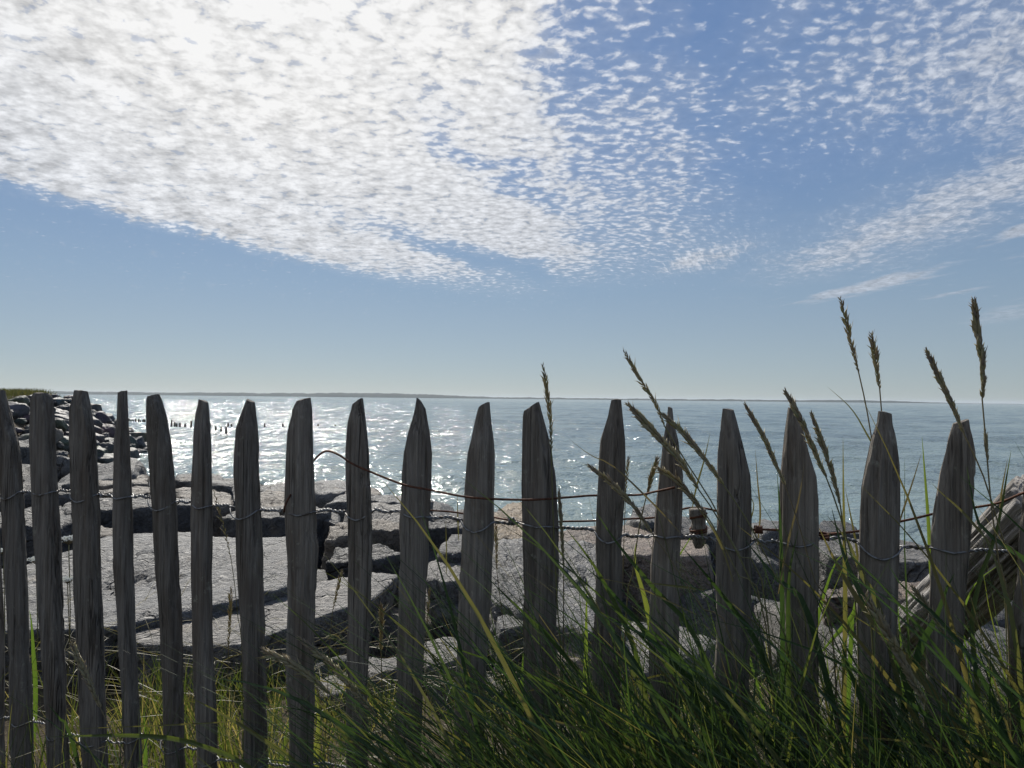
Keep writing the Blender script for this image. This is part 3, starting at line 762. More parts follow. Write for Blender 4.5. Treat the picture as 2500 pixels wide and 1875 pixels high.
# ------------------------------------------------------------------ the picket fence
Z1, Z2, Z3, Z4, Z5, Z6, Z7, Z8 = ((0, 900, 3.456), (620, 900, 3.456), (1240, 900, 3.456), (1860, 900, 3.456), (0, 1380, 3.3516), (620, 1380, 3.3516), (1240, 1380, 3.3516), (1860, 1380, 3.3516))
PICKETS = [
 [(Z1, 620, -120, -90), (Z1, 900, -115, -60), (Z1, 1300, -110, -30), (Z5, 430, -90, 12), (Z5, 900, -90, 18), (Z5, 1400, -85, 10)],
 [(Z1, 205, -22, 30), (Z1, 350, -35, 62), (Z1, 500, -22, 100), (Z1, 620, -5, 135), (Z1, 800, 18, 155), (Z1, 1000, 35, 166), (Z1, 1300, 50, 186), (Z1, 1659, 70, 200), (Z5, 500, 100, 215), (Z5, 1000, 118, 240), (Z5, 1500, 125, 256)],
 [(Z1, 208, 310, 390), (Z1, 235, 300, 405), (Z1, 300, 280, 418), (Z1, 600, 275, 436), (Z1, 1000, 298, 462), (Z1, 1300, 310, 478), (Z1, 1380, 312, 490), (Z1, 1659, 330, 495), (Z5, 500, 355, 505), (Z5, 1000, 385, 522), (Z5, 1300, 400, 530)],
 [(Z1, 190, 640, 722), (Z1, 350, 612, 748), (Z1, 600, 603, 790), (Z1, 1000, 615, 808), (Z1, 1300, 632, 820), (Z1, 1659, 635, 832), (Z5, 500, 635, 832), (Z5, 1000, 655, 850), (Z5, 1500, 680, 862)],
 [(Z1, 195, 1005, 1065), (Z1, 400, 998, 1070), (Z1, 600, 980, 1080), (Z1, 800, 975, 1086), (Z1, 900, 970, 1096), (Z1, 1300, 960, 1110), (Z1, 1659, 965, 1115), (Z5, 500, 975, 1096), (Z5, 1000, 1008, 1122), (Z5, 1500, 1030, 1150)],
 [(Z1, 230, 1246, 1345), (Z1, 262, 1238, 1365), (Z1, 400, 1232, 1408), (Z1, 600, 1240, 1445), (Z1, 800, 1250, 1462), (Z1, 1200, 1278, 1485), (Z1, 1659, 1300, 1508), (Z5, 500, 1305, 1490), (Z5, 1000, 1325, 1500), (Z5, 1500, 1340, 1505)],
 [(Z1, 270, 1690, 1750), (Z1, 400, 1672, 1760), (Z1, 700, 1658, 1775), (Z1, 1000, 1645, 1785), (Z1, 1200, 1640, 1788), (Z1, 1659, 1640, 1785), (Z5, 500, 1600, 1730), (Z5, 1000, 1610, 1760), (Z5, 1500, 1640, 1770)],
 [(Z1, 268, 2075, 2145), (Z1, 350, 2040, 2150), (Z1, 500, 1985, 2162), (Z1, 700, 1958, 2168), (Z1, 900, 1952, 2166), (Z1, 1200, 1968, 2180), (Z1, 1659, 1975, 2208), (Z5, 500, 1950, 2162), (Z5, 1000, 1980, 2172), (Z5, 1500, 1990, 2178)],
 [(Z2, 255, 385, 478), (Z2, 350, 355, 490), (Z2, 550, 312, 495), (Z2, 800, 297, 505), (Z2, 1200, 290, 520), (Z2, 1500, 305, 538), (Z2, 1659, 312, 530), (Z6, 0, 305, 512), (Z6, 500, 300, 495), (Z6, 800, 282, 495), (Z6, 1100, 300, 500), (Z6, 1400, 325, 490)],
 [(Z2, 272, 833, 918), (Z2, 350, 820, 930), (Z2, 450, 795, 942), (Z2, 700, 778, 970), (Z2, 1000, 783, 985), (Z2, 1300, 795, 995), (Z2, 1659, 800, 1000), (Z6, 500, 778, 965), (Z6, 1000, 768, 942), (Z6, 1400, 768, 935)],
 [(Z2, 290, 1370, 1432), (Z2, 400, 1345, 1446), (Z2, 550, 1310, 1470), (Z2, 720, 1280, 1492), (Z2, 1000, 1270, 1490), (Z2, 1300, 1258, 1480), (Z2, 1659, 1250, 1470), (Z6, 500, 1195, 1395), (Z6, 1000, 1190, 1380)],
 [(Z2, 300, 1898, 1975), (Z2, 450, 1868, 1986), (Z2, 600, 1838, 2000), (Z2, 720, 1808, 2008), (Z2, 1000, 1785, 2008), (Z2, 1300, 1770, 2005), (Z2, 1659, 1742, 1995), (Z6, 500, 1675, 1905), (Z6, 900, 1665, 1890)],
 [(Z3, 308, 158, 258), (Z3, 335, 142, 270), (Z3, 400, 130, 290), (Z3, 600, 122, 345), (Z3, 800, 118, 385), (Z3, 1000, 120, 400), (Z3, 1300, 120, 415), (Z3, 1659, 125, 415), (Z7, 500, 135, 395), (Z7, 1000, 145, 400)],
 [(Z3, 260, 872, 955), (Z3, 400, 845, 968), (Z3, 600, 785, 985), (Z3, 800, 768, 990), (Z3, 1100, 758, 985), (Z3, 1300, 752, 970), (Z3, 1500, 748, 955), (Z3, 1659, 755, 968), (Z7, 500, 710, 925), (Z7, 700, 690, 920), (Z7, 1100, 710, 920)],
 [(Z3, 333, 1347, 1383), (Z3, 450, 1335, 1395), (Z3, 600, 1305, 1430), (Z3, 700, 1295, 1442), (Z3, 900, 1270, 1468), (Z3, 1100, 1245, 1460), (Z3, 1300, 1230, 1450), (Z3, 1659, 1195, 1430), (Z7, 500, 1155, 1390), (Z7, 1000, 1160, 1390)],
 [(Z3, 338, 1820, 1915), (Z3, 450, 1805, 1945), (Z3, 700, 1775, 2010), (Z3, 900, 1765, 2050), (Z3, 1100, 1757, 2062), (Z3, 1400, 1757, 2065), (Z3, 1659, 1760, 2065), (Z7, 600, 1710, 1990), (Z7, 1000, 1695, 1985)],
 [(Z4, 338, 225, 315), (Z4, 450, 210, 335), (Z4, 700, 180, 395), (Z4, 900, 160, 452), (Z4, 1100, 150, 465), (Z4, 1300, 145, 465), (Z4, 1659, 140, 460), (Z8, 600, 160, 445)],
 [(Z4, 372, 985, 1093), (Z4, 450, 972, 1105), (Z4, 600, 925, 1130), (Z4, 800, 885, 1155), (Z4, 1000, 845, 1165), (Z4, 1200, 825, 1165), (Z4, 1400, 820, 1162), (Z4, 1659, 820, 1160), (Z8, 500, 770, 1110), (Z8, 1000, 780, 1090)],
 [(Z4, 450, 1605, 1732), (Z4, 600, 1560, 1765), (Z4, 700, 1540, 1785), (Z4, 870, 1495, 1797), (Z4, 910, 1488, 1785), (Z4, 1000, 1475, 1792), (Z4, 1200, 1450, 1780), (Z4, 1400, 1435, 1765), (Z4, 1659, 1430, 1740), (Z8, 500, 1360, 1660), (Z8, 1000, 1340, 1630), (Z8, 1500, 1310, 1600)],
 [(Z4, 560, 2290, 2390), (Z4, 700, 2255, 2430), (Z4, 1000, 2212, 2480), (Z4, 1300, 2180, 2480), (Z4, 1659, 2165, 2480), (Z8, 500, 2030, 2340), (Z8, 1000, 2025, 2330), (Z8, 1500, 2010, 2320)],
]
fence = empty('picket_fence', F0)
tag(fence, 'weathered split wood picket fence bound with twisted wire across the foreground', 'fence')
PK = []
EXTRA_L, EXTRA_R = 4, 7
for k, rowsP in enumerate([PICKETS[i] for i in (9, 5, 12, 3)] + PICKETS + [PICKETS[i] for i in (15, 9, 17, 12, 5, 16, 8)]):
    k -= EXTRA_L
    rr = np.random.default_rng(500 + k + EXTRA_L)
    st = []
    for (x0, y0, sc), zy, xl, xr in rowsP:
        y = y0 + zy / sc
        a = on_fence(x0 + xl / sc, y); b = on_fence(x0 + xr / sc, y)
        c = (a + b) / 2
        st.append((c[2], (c - F0) @ FD, np.linalg.norm(b - a) / 2))
    st = np.array(st)[::-1]
    st = st[np.argsort(st[:, 0])]
    if k < 0: st[:, 1] += -0.12 + k * 0.108 - st[:, 1].mean()
    if k > 19: st[:, 1] += 1.985 + (k - 19) * 0.112 - st[:, 1].mean()
    zl, tl, hl = st[0]
    sl_t = np.polyfit(st[:, 0], st[:, 1], 1)[0]
    st = np.vstack([[-0.25, tl - sl_t * (zl + 0.25), hl * 1.03], st])
    zs = np.unique(np.concatenate([np.linspace(-0.25, st[-1, 0], 120), st[:, 0]]))
    def pch(col):
        return np.interp(zs, st[:, 0], st[:, col])
    tc, hw = pch(1), pch(2)
    hmax = np.percentile(hw, 80)
    thk = np.minimum(hw * 0.9, hmax * rr.uniform(0.55, 0.75))
    K = 44
    th = np.linspace(0, 2 * np.pi, K, endpoint=False)
    npl = rr.integers(5, 8)
    ang = np.sort(rr.uniform(0, 2 * np.pi, npl)); dd = rr.uniform(0.72, 1.0, npl)
    inv = np.zeros(K)
    for a_, d_ in list(zip(ang, dd)) + [(0, 1.0), (np.pi, 1.0), (np.pi / 2, 1.0), (-np.pi / 2, 1.0)]:
        inv += np.clip(np.cos(th - a_) / d_, 0, None) ** 10
    rad = inv ** -0.1
    cxs, cys = rad * np.cos(th), rad * np.sin(th)
    cxs = (cxs - (cxs.max() + cxs.min()) / 2) / ((cxs.max() - cxs.min()) / 2)
    zz = zs[:, None].repeat(K, 1); thh = th[None].repeat(len(zs), 0)
    nz = np.stack([np.cos(thh) * 3.2, np.sin(thh) * 3.2, zz * 5.0], -1).reshape(-1, 3)
    streak = fbm(nz * np.array([2.6, 2.6, 0.8]), 4, 700 + k, 0.6).reshape(zz.shape)
    groove = np.clip(1 - np.abs(fbm(nz * np.array([1.5, 1.5, 0.45]) + 40, 3, 1700 + k)) * 14, 0, 1).reshape(zz.shape)
    chip = np.clip(fbm(np.stack([np.cos(thh) * 1.3, np.sin(thh) * 1.3, zz * 26], -1).reshape(-1, 3), 3, 1900 + k) - 0.28, 0, 1).reshape(zz.shape)
    low = fbm(np.stack([np.cos(thh) * .7, np.sin(thh) * .7, zz * 9], -1).reshape(-1, 3), 3, 900 + k).reshape(zz.shape)
    scl = 1 + 0.11 * streak + 0.08 * low - 0.10 * groove - 0.45 * chip
    bend = 0.0035 * fbm(np.stack([zs * 4, zs * 0, zs * 0], -1), 3, 2100 + k)
    X = (tc + bend)[:, None] + hw[:, None] * cxs[None] * scl
    W = thk[:, None] * cys[None] * scl
    Zt = zz.copy()
    # slightly slanting, chipped top
    top = np.clip((zz - (zs[-1] - 0.012)) / 0.012, 0, 1)
    Zt += top * (0.004 * rr.normal() * cxs[None] + 0.004 * fbm(np.stack([X * 60, W * 60, X * 0], -1).reshape(-1, 3), 2, k).reshape(zz.shape))
    V = (FD * X[..., None] + FN * W[..., None] + np.array([0, 0, 1.0]) * Zt[..., None]).reshape(-1, 3)
    n = len(zs); idx = np.arange(n * K).reshape(n, K)
    Fc = [tuple(q) for q in np.stack([idx[:-1], np.roll(idx[:-1], -1, 1), np.roll(idx[1:], -1, 1), idx[1:]], -1).reshape(-1, 4).tolist()]
    ctr = len(V); V = np.vstack([V, V[(n - 1) * K:].mean(0) + [0, 0, 0.0015]])
    for j in range(K): Fc.append(((n - 1) * K + j, (n - 1) * K + (j + 1) % K, ctr))
    org = FD * tc[0]
    me = make_mesh('picket', V - org, Fc)
    me.set_sharp_from_angle(angle=math.radians(38))
    o = obj('picket', me, MAT['wood'], fence, org)
    PK.append(dict(zs=zs, tc=tc, hw=hw, thk=thk))

# twisted wires
def pick_at(k, z):
    q = PK[k]; return np.interp(z, q['zs'], q['tc']), np.interp(z, q['zs'], q['hw']), np.interp(z, q['zs'], q['thk'])
PITCHW = [random.uniform(.012, .021) for _ in range(40)]
def twisted_wire(z_pk, z_gap, rad, name, turns=5.0):
    root = empty(name, (0, 0, 0)); root.parent = fence
    n = len(PK); strands = [[], []]
    for k in range(n):
        t, hw, tk = pick_at(k, z_pk[k])
        flip = 1 if k % 2 == 0 else -1
        for s in (0, 1):
            front = (s == 0) == (k % 3 != 1)
            off = (-(tk + rad * 1.1) if front else (tk + rad * 1.1))
            for a in np.linspace(-1.0, 1.0, 9):
                x = t + a * (hw + rad)
                e = math.sqrt(max(0.0, 1 - a * a * 0.86))
                dzz = (-0.004 if front else 0.003) * (1 - abs(a)) * 1.5
                gl = z_gap[k - 1] if k > 0 else z_pk[k]; gr = z_gap[k] if k < n - 1 else z_pk[k]
                zz = z_pk[k] + ((gl - z_pk[k]) * (a < 0) + (gr - z_pk[k]) * (a > 0)) * abs(a) ** 3 * 0.8 + dzz
                strands[s].append((x, off * e, zz))
        if k < n - 1:
            t2, hw2, _ = pick_at(k + 1, z_pk[k + 1])
            xa, xb = t + hw + 0.006, t2 - hw2 - 0.006
            if xb - xa > 0.008:
                m = max(int((xb - xa) / 0.0009), 8)
                for a in np.linspace(0, 1, m):
                    env = min(1.0, 6 * min(a, 1 - a) + 0.2)
                    zc = z_gap[k] + 0.0022 * math.sin(a * 3.14) * flip + 0.0010 * math.sin(a * 9 + k * 2)
                    for s in (0, 1):
                        ph = a * (xb - xa) / PITCHW[k] * 2 * math.pi + math.pi * s + k + 0.9 * math.sin(a * 5 + k)
                        R = rad * 1.02
                        strands[s].append((xa + a * (xb - xa), R * math.cos(ph), zc + R * math.sin(ph)))
    for s in (0, 1):
        A = np.array(strands[s])
        P = FD * A[:, :1] + FN * A[:, 1:2] + np.array([0, 0, 1.0]) * A[:, 2:3]
        V, Fc = tube(P, rad, 6)
        obj('strand', make_mesh('strand', V, Fc), MAT['wire'], root)
    return root
yk = [1213, 1211, 1201, 1217, 1210, 1237, 1233, 1257, 1249, 1260, 1253, 1288, 1276, 1314, 1302, 1331, 1322, 1351, 1337, 1369]
yg = [1212, 1199, 1200, 1207, 1214, 1223, 1236, 1244, 1249, 1246, 1266, 1275, 1292, 1307, 1314, 1320, 1317, 1334, 1348]
xk = [-30, 34, 114, 210, 300, 400, 496, 601, 738, 879, 1016, 1166, 1317, 1489, 1628, 1793, 1948, 2147, 2323, 2534]
zk = [float(on_fence(x, y)[2]) for x, y in zip(xk, yk)]
zg = [float(on_fence((xk[i] + xk[i + 1]) / 2, yg[i])[2]) for i in range(19)]
zk = [zk[0]] * EXTRA_L + zk + [zk[-1] - 0.004 * (i + 1) for i in range(EXTRA_R)]
zg = [zk[0]] * EXTRA_L + zg + [zk[-1]] * EXTRA_R
twisted_wire(zk, zg, 0.0017, 'twisted_wire')
lowz = [0.275 + 0.012 * math.sin(k * 1.7) for k in range(20 + EXTRA_L + EXTRA_R)]
twisted_wire(lowz, [z + 0.004 for z in lowz[:-1]], 0.0014, 'twisted_wire')

# loose rusty wires
def px_path(pts, n=60):
    return catmull(np.array([on_fence(x, y, w) for x, y, w in pts]), n)
def loose(name, pts, rad, mat, label, cat, n=90):
    V, Fc = tube(px_path(pts, n), rad, 7)
    c = V.mean(0)
    return tag(obj(name, make_mesh(name, V - c, Fc), mat, None, c), label, cat)
loose('rusty_wire', [(694, 1250, -0.03), (700, 1225, -0.03), (745, 1150, 0.034), (768, 1122, 0.01), (788, 1104, -0.02), (806, 1102, -0.034), (830, 1112, -0.045), (860, 1132, -0.045), (905, 1152, -0.045), (985, 1183, -0.05), (1050, 1196, -0.05), (1130, 1212, -0.05), (1200, 1218, -0.05), (1300, 1220, -0.052), (1390, 1214, 0.0), (1440, 1210, 0.04), (1500, 1209, 0.045), (1560, 1208, 0.03), (1600, 1200, -0.02), (1625, 1195, -0.045), (1648, 1190, -0.047)],
      0.0020, MAT['rust'], 'loose rusty wire arching up then sagging across the middle pickets', 'wire', 160)
loose('rusty_wire', [(1040, 1246, 0.03), (1095, 1249, 0.045), (1140, 1255, 0.045), (1200, 1262, 0.04), (1245, 1270, 0.01), (1300, 1276, 0.04), (1380, 1273, 0.045), (1440, 1272, 0.045), (1530, 1267, 0.045), (1610, 1262, 0.045), (1680, 1240, 0.045), (1740, 1245, 0.03), (1772, 1262, 0.03)],
      0.0018, MAT['rust'], 'straight rusty wire just above the twisted strand from tenth to fifteenth picket', 'wire', 120)
loose('rusty_wire', [(1835, 1293, 0.02), (1870, 1293, 0.03), (1930, 1296, 0.045), (2000, 1303, 0.02), (2060, 1301, 0.0), (2110, 1294, 0.03), (2150, 1285, 0.045), (2195, 1274, 0.04), (2240, 1264, 0.04), (2300, 1250, 0.045), (2378, 1239, 0.045), (2440, 1227, 0.02), (2500, 1203, -0.03), (2560, 1185, -0.04)],
      0.0020, MAT['rust'], 'rusty wire rising behind the last tall pickets at the right end', 'wire', 120)
def coil(px, py, w, r, turns, axis, label, k):
    c = on_fence(px, py, w); P = []
    for i in range(int(turns * 14) + 1):
        a = i / 14 * 2 * math.pi
        P.append(c + FD * (r * math.cos(a) * (1 - axis) + (i / 14 / turns - .5) * 0.012 * axis) + FN * r * 0.9 * math.sin(a) + np.array([0, 0, 1]) * (r * math.cos(a) * axis + (i / 14 / turns - .5) * 0.012 * (1 - axis)))
    V, Fc = tube(np.array(P), 0.0019, 6); c0 = V.mean(0)
    tag(obj('wire_knot', make_mesh('wire_knot', V - c0, Fc), MAT[k], None, c0), label, 'wire')
coil(1248, 1272, 0.0, 0.0055, 2.6, 1, 'knot of wire wound on the strand right of the eleventh picket', 'wire')
coil(690, 1250, 0.0, 0.006, 2.2, 1, 'loop of wire hooked on the strand left of the eighth picket', 'wire')
coil(1852, 1293, 0.02, 0.0055, 4.5, 1, 'tight rusty coil on the wire right of the fifteenth picket', 'rust')
coil(2012, 1310, 0.0, 0.007, 2.5, 0, 'rusty wire hook right of the sixteenth picket', 'rust')

# short stub of wood hanging in the wires
sp = [(1703, 1243), (1703, 1250), (1704, 1258), (1706, 1275), (1707, 1310), (1706, 1328), (1705, 1338)]
sr = np.array([0.0145, 0.0145, 0.0115, 0.0135, 0.0120, 0.0118, 0.006])
P = catmull(np.array([on_fence(x, y, 0.02) for x, y in sp]), 26); R = np.interp(np.linspace(0, 1, 26), np.linspace(0, 1, 7), sr)
V, Fc = tube(P, R, 14); c0 = P[13]
V += 0.0018 * np.stack([fbm(V * 140, 3, 3), fbm(V * 140, 3, 4), fbm(V * 60, 3, 5)], -1)
stub = empty('wooden_stub', c0); tag(stub, 'short stub of broken wood hanging from the wires right of the fourteenth picket', 'wood')
obj('wood_piece', make_mesh('wood_piece', V - c0, Fc), MAT['wood'], stub)
for yy, tl in ((1258, 0.0), (1264, .001), (1290, -.001), (1296, .001), (1302, .0005)):
    q = on_fence(1705, yy, 0.02); a = np.linspace(0, 2 * np.pi, 20)
    Pw = q + FD * (0.0142 * np.cos(a))[:, None] + FN * (0.0142 * np.sin(a))[:, None] + np.array([0, 0, 1]) * (0.004 * np.cos(a + tl * 900))[:, None]
    V, Fc = tube(Pw, 0.0015, 5); obj('wire_wrap', make_mesh('wire_wrap', V - c0, Fc), MAT['rust'], stub)

# leaning weathered log behind the right end
la, lb = at_depth(2185, 1610, 2.05), at_depth(2570, 1225, 1.50)
ax = lb - la; L = np.linalg.norm(ax); ax /= L
n = 90; K = 110
s = np.linspace(0, 1, n); th = np.linspace(0, 2 * np.pi, K, endpoint=False)
e1 = np.cross(ax, [0, 0, 1.0]); e1 /= np.linalg.norm(e1); e2 = np.cross(e1, ax)
S, T = np.meshgrid(s, th, indexing='ij')
R = 0.076 * (1 + 0.05 * np.sin(2 * T + 1)) * np.clip(0.55 + 6 * S, 0, 1)
nzp = np.stack([np.cos(T) * 6, np.sin(T) * 6, S * 3.0 + 0.5 * np.sin(T)], -1).reshape(-1, 3)
R = R + 0.007 * fbm(nzp, 4, 77).reshape(R.shape) - 0.016 * np.clip(1 - np.abs(fbm(nzp * np.array([1.5, 1.5, .4]), 3, 99).reshape(R.shape)) * 8, 0, 1) - 0.008 * np.clip(1 - np.abs(fbm(nzp * np.array([3.2, 3.2, .7]) + 9, 3, 98).reshape(R.shape)) * 6, 0, 1)
Vl = np.stack([R * np.cos(T), R * np.sin(T), S * L], -1).reshape(-1, 3)
idx = np.arange(n * K).reshape(n, K)
Fc = [tuple(q) for q in np.stack([idx[:-1], np.roll(idx[:-1], -1, 1), np.roll(idx[1:], -1, 1), idx[1:]], -1).reshape(-1, 4).tolist()]
Fc.append(tuple(range(K - 1, -1, -1))); Fc.append(tuple((n - 1) * K + j for j in range(K)))
lg = obj('leaning_log', make_mesh('leaning_log', Vl, Fc), MAT['log'])
mm_ = Matrix.Identity(4)
for i in range(3): mm_[i][0], mm_[i][1], mm_[i][2], mm_[i][3] = e1[i], e2[i], ax[i], la[i]
lg.matrix_world = mm_
tag(lg, 'thick silvery driftwood log slanting up behind the last pickets', 'log')

# ------------------------------------------------------------------ grass
def strips(B, D0, Ln, Wd, bend, side, segs=6, fold=0.25):
    """many blades at once: base B, start direction D0, length, width, bend vector (gravity / wind), side vector."""
    n = len(B); t = np.linspace(0, 1, segs + 1)
    C = B[:, None] + D0[:, None] * (Ln[:, None] * t)[..., None] + bend[:, None] * ((Ln[:, None]) * t ** 2)[..., None]
    wv = (Wd[:, None] * np.clip(1.05 - t ** 1.8, 0.0, 1) * np.clip(0.55 + 2.2 * t, 0, 1))[..., None]
    Tn = np.gradient(C, axis=1); Tn /= np.linalg.norm(Tn, axis=2)[..., None] + 1e-9
    S = side[:, None] - Tn * (Tn * side[:, None]).sum(2)[..., None]; S /= np.linalg.norm(S, axis=2)[..., None] + 1e-9
    N = np.cross(Tn, S)
    Lf = C - S * wv / 2 + N * wv * fold; Rt = C + S * wv / 2 + N * wv * fold
    V = np.stack([Lf, C, Rt], 2).reshape(-1, 3)
    base = (np.arange(n) * (segs + 1) * 3)[:, None, None]
    q = []
    for i in range(segs):
        for j in (0, 1):
            q.append((i * 3 + j, i * 3 + j + 1, (i + 1) * 3 + j + 1, (i + 1) * 3 + j))
    Fq = (base + np.array(q)[None]).reshape(-1, 4)
    return V, Fq
def grass_field(name, B, H, W, lean, spread, mat, label, seed, colour, segs=6, droop=0.25, cat='grass', side_view=0.75):
    rr = np.random.default_rng(seed); n = len(B)
    a = rr.uniform(0, 2 * np.pi, n)
    D0 = np.stack([np.cos(a) * spread * rr.random(n), np.sin(a) * spread * rr.random(n), np.ones(n)], -1) + lean
    D0 /= np.linalg.norm(D0, axis=1)[:, None]
    bd = np.stack([np.cos(a) * droop * rr.random(n), np.sin(a) * droop * rr.random(n), -droop * 0.7 * rr.random(n)], -1) + lean * 0.35 * rr.random(n)[:, None]
    b = rr.normal(0, 0.9, n)
    side = np.stack([np.cos(b), np.sin(b), 0 * b], -1)
    V, Fq = strips(B, D0, H, W, bd, side, segs)
    c = B.mean(0)
    me = make_mesh(name, V - c, Fq)
    at = me.attributes.new('rnd', 'FLOAT', 'POINT')
    at.data.foreach_set('value', np.repeat(colour, (segs + 1) * 3).astype(np.float32))
    o = obj(name, me, mat, None, c)
    return tag(o, label, cat, None, 'stuff')

# fine sunlit grass just behind the fence and round the feet of the rocks
n = 15000
t = RNG.uniform(-2.2, 3.0, n); w = 0.04 + RNG.random(n) ** 1.3 * 1.45
t += -FN[0] * 0
B = F0 + FD * t[:, None] + FN * w[:, None]
keep = fbm(np.stack([t * 2.4, w * 2.4, t * 0], -1), 3, 61) + 0.12 - 0.10 * w + 0.25 * sstep(0.9, 1.6, t) > 0
B, t, w = B[keep], t[keep], w[keep]; n = len(B)
B[:, 2] = ground_z(B[:, 0], B[:, 1]) - 0.01
H = RNG.uniform(0.12, 0.42, n) * (1 - 0.32 * w) * (1 + 0.3 * sstep(0.8, 2.0, t)) * (1 - 0.36 * sstep(1.3, 0.7, t) * sstep(0.15, 0.4, w)) * (0.75 + 1.1 * np.clip(vnoise(np.stack([t * 3.1, w * 3.1, t * 0], -1), 8) + .2, 0, .6))
col = np.clip(RNG.beta(1.6, 1.9, n) * 1.15, 0, 1)
grass_field('grass', B, H, RNG.uniform(0.0022, 0.0055, n), -FD * 0.12, 0.5, MAT['grass'], 'fine sunlit yellow green grass growing along the seaward side of the fence', 62, col)
# flattened straw
n = 1500
t = RNG.uniform(-2.2, 3.0, n); w = RNG.uniform(-0.25, 1.3, n)
B = F0 + FD * t[:, None] + FN * w[:, None]; B[:, 2] = ground_z(B[:, 0], B[:, 1]) + RNG.uniform(0.03, 0.25, n)
a = RNG.normal(0, 0.8, n) + np.where(RNG.random(n) < .5, 0, np.pi)
D0 = np.stack([np.cos(a), np.sin(a) * 0.8, RNG.normal(.25, .45, n)], -1)
V, Fq = strips(B, D0, RNG.uniform(.12, .36, n), RNG.uniform(.0015, .003, n), np.stack([0 * a, 0 * a, -RNG.uniform(.1, .4, n)], -1), np.stack([-np.sin(a), np.cos(a), 0 * a], -1), 5)
me = make_mesh('straw', V, Fq); at_ = me.attributes.new('rnd', 'FLOAT', 'POINT'); at_.data.foreach_set('value', np.repeat(RNG.uniform(.75, 1, n), 18).astype(np.float32))
tag(obj('straw', me, MAT['grass']), 'dry pale straw lying flat among the grass', 'straw', None, 'stuff')
# tall dense grass on the near side, leaning to the left in the wind
n = 16000
t = RNG.uniform(0.35, 3.3, n); w = -RNG.uniform(0.04, 0.50, n)
B = F0 + FD * t[:, None] + FN * w[:, None]; B[:, 2] = -0.02
dens = sstep(0.75, 1.6, t)
k_ = RNG.random(n) < 0.06 + 0.94 * dens; B, t, w = B[k_], t[k_], w[k_]; n = len(B)
H = RNG.uniform(0.52, 1.10, n) * (0.52 + 0.42 * sstep(0.95, 1.6, t)) * (1 + 0.5 * w)
grass_field('tall_grass', B, H, RNG.uniform(0.0022, 0.0068, n), -FD * 0.42, 0.35, MAT['grass_dark'], 'dense dark green grass leaning in front of the right half of the fence', 63, np.clip(RNG.beta(1.1, 2.2, n) * 1.1, 0, 1), droop=0.45)
n = 1500
t = RNG.uniform(-1.6, 1.6, n); w = -RNG.uniform(0.04, 0.35, n)
B = F0 + FD * t[:, None] + FN * w[:, None]; B[:, 2] = -0.02
H = RNG.uniform(0.22, 0.48, n)
grass_field('short_grass', B, H, RNG.uniform(0.002, 0.005, n), -FD * 0.25, 0.5, MAT['grass'], 'short thin grass at the feet of the left hand pickets on the near side', 64, np.clip(RNG.beta(1.6, 2.0, n), 0, 1))
# grass along the crest of the headland
n = 7000
s = RNG.uniform(0.55, 1.0, n); q = HEAD_A + (HEAD_B - HEAD_A) * s[:, None] + RNG.normal(0, 1.1, (n, 2))
B = np.stack([q[:, 0], q[:, 1], ground_z(q[:, 0], q[:, 1]) - 0.03], -1)
grass_field('dune_grass', B, RNG.uniform(.2, .48, n), RNG.uniform(.02, .05, n), np.array([-.1, 0, 0]), 0.4, MAT['dune'], 'olive grass along the top of the distant headland', 65, RNG.random(n), segs=3)

# individual broad blades, grouped in tussocks
def blade_mesh(P, wd, fold=0.22, twist=0.0, point=0.35):
    n = len(P); T, A, Bv = frames(P, ref=(0.15, 1, 0.1))
    s = np.linspace(0, 1, n)
    pr = np.clip(0.45 + 1.8 * s, 0, 1) * np.clip((1 - s) / max(point, .05), 0.02, 1) ** 0.75
    ang = twist * s
    Sd = A * np.cos(ang)[:, None] + Bv * np.sin(ang)[:, None]; Nn = np.cross(T, Sd)
    hw = (wd / 2 * pr)[:, None]
    V = np.stack([P - Sd * hw + Nn * hw * fold * 2, P, P + Sd * hw + Nn * hw * fold * 2], 1).reshape(-1, 3)
    q = [(i * 3 + j, i * 3 + j + 1, (i + 1) * 3 + j + 1, (i + 1) * 3 + j) for i in range(n - 1) for j in (0, 1)]
    return V, np.array(q)
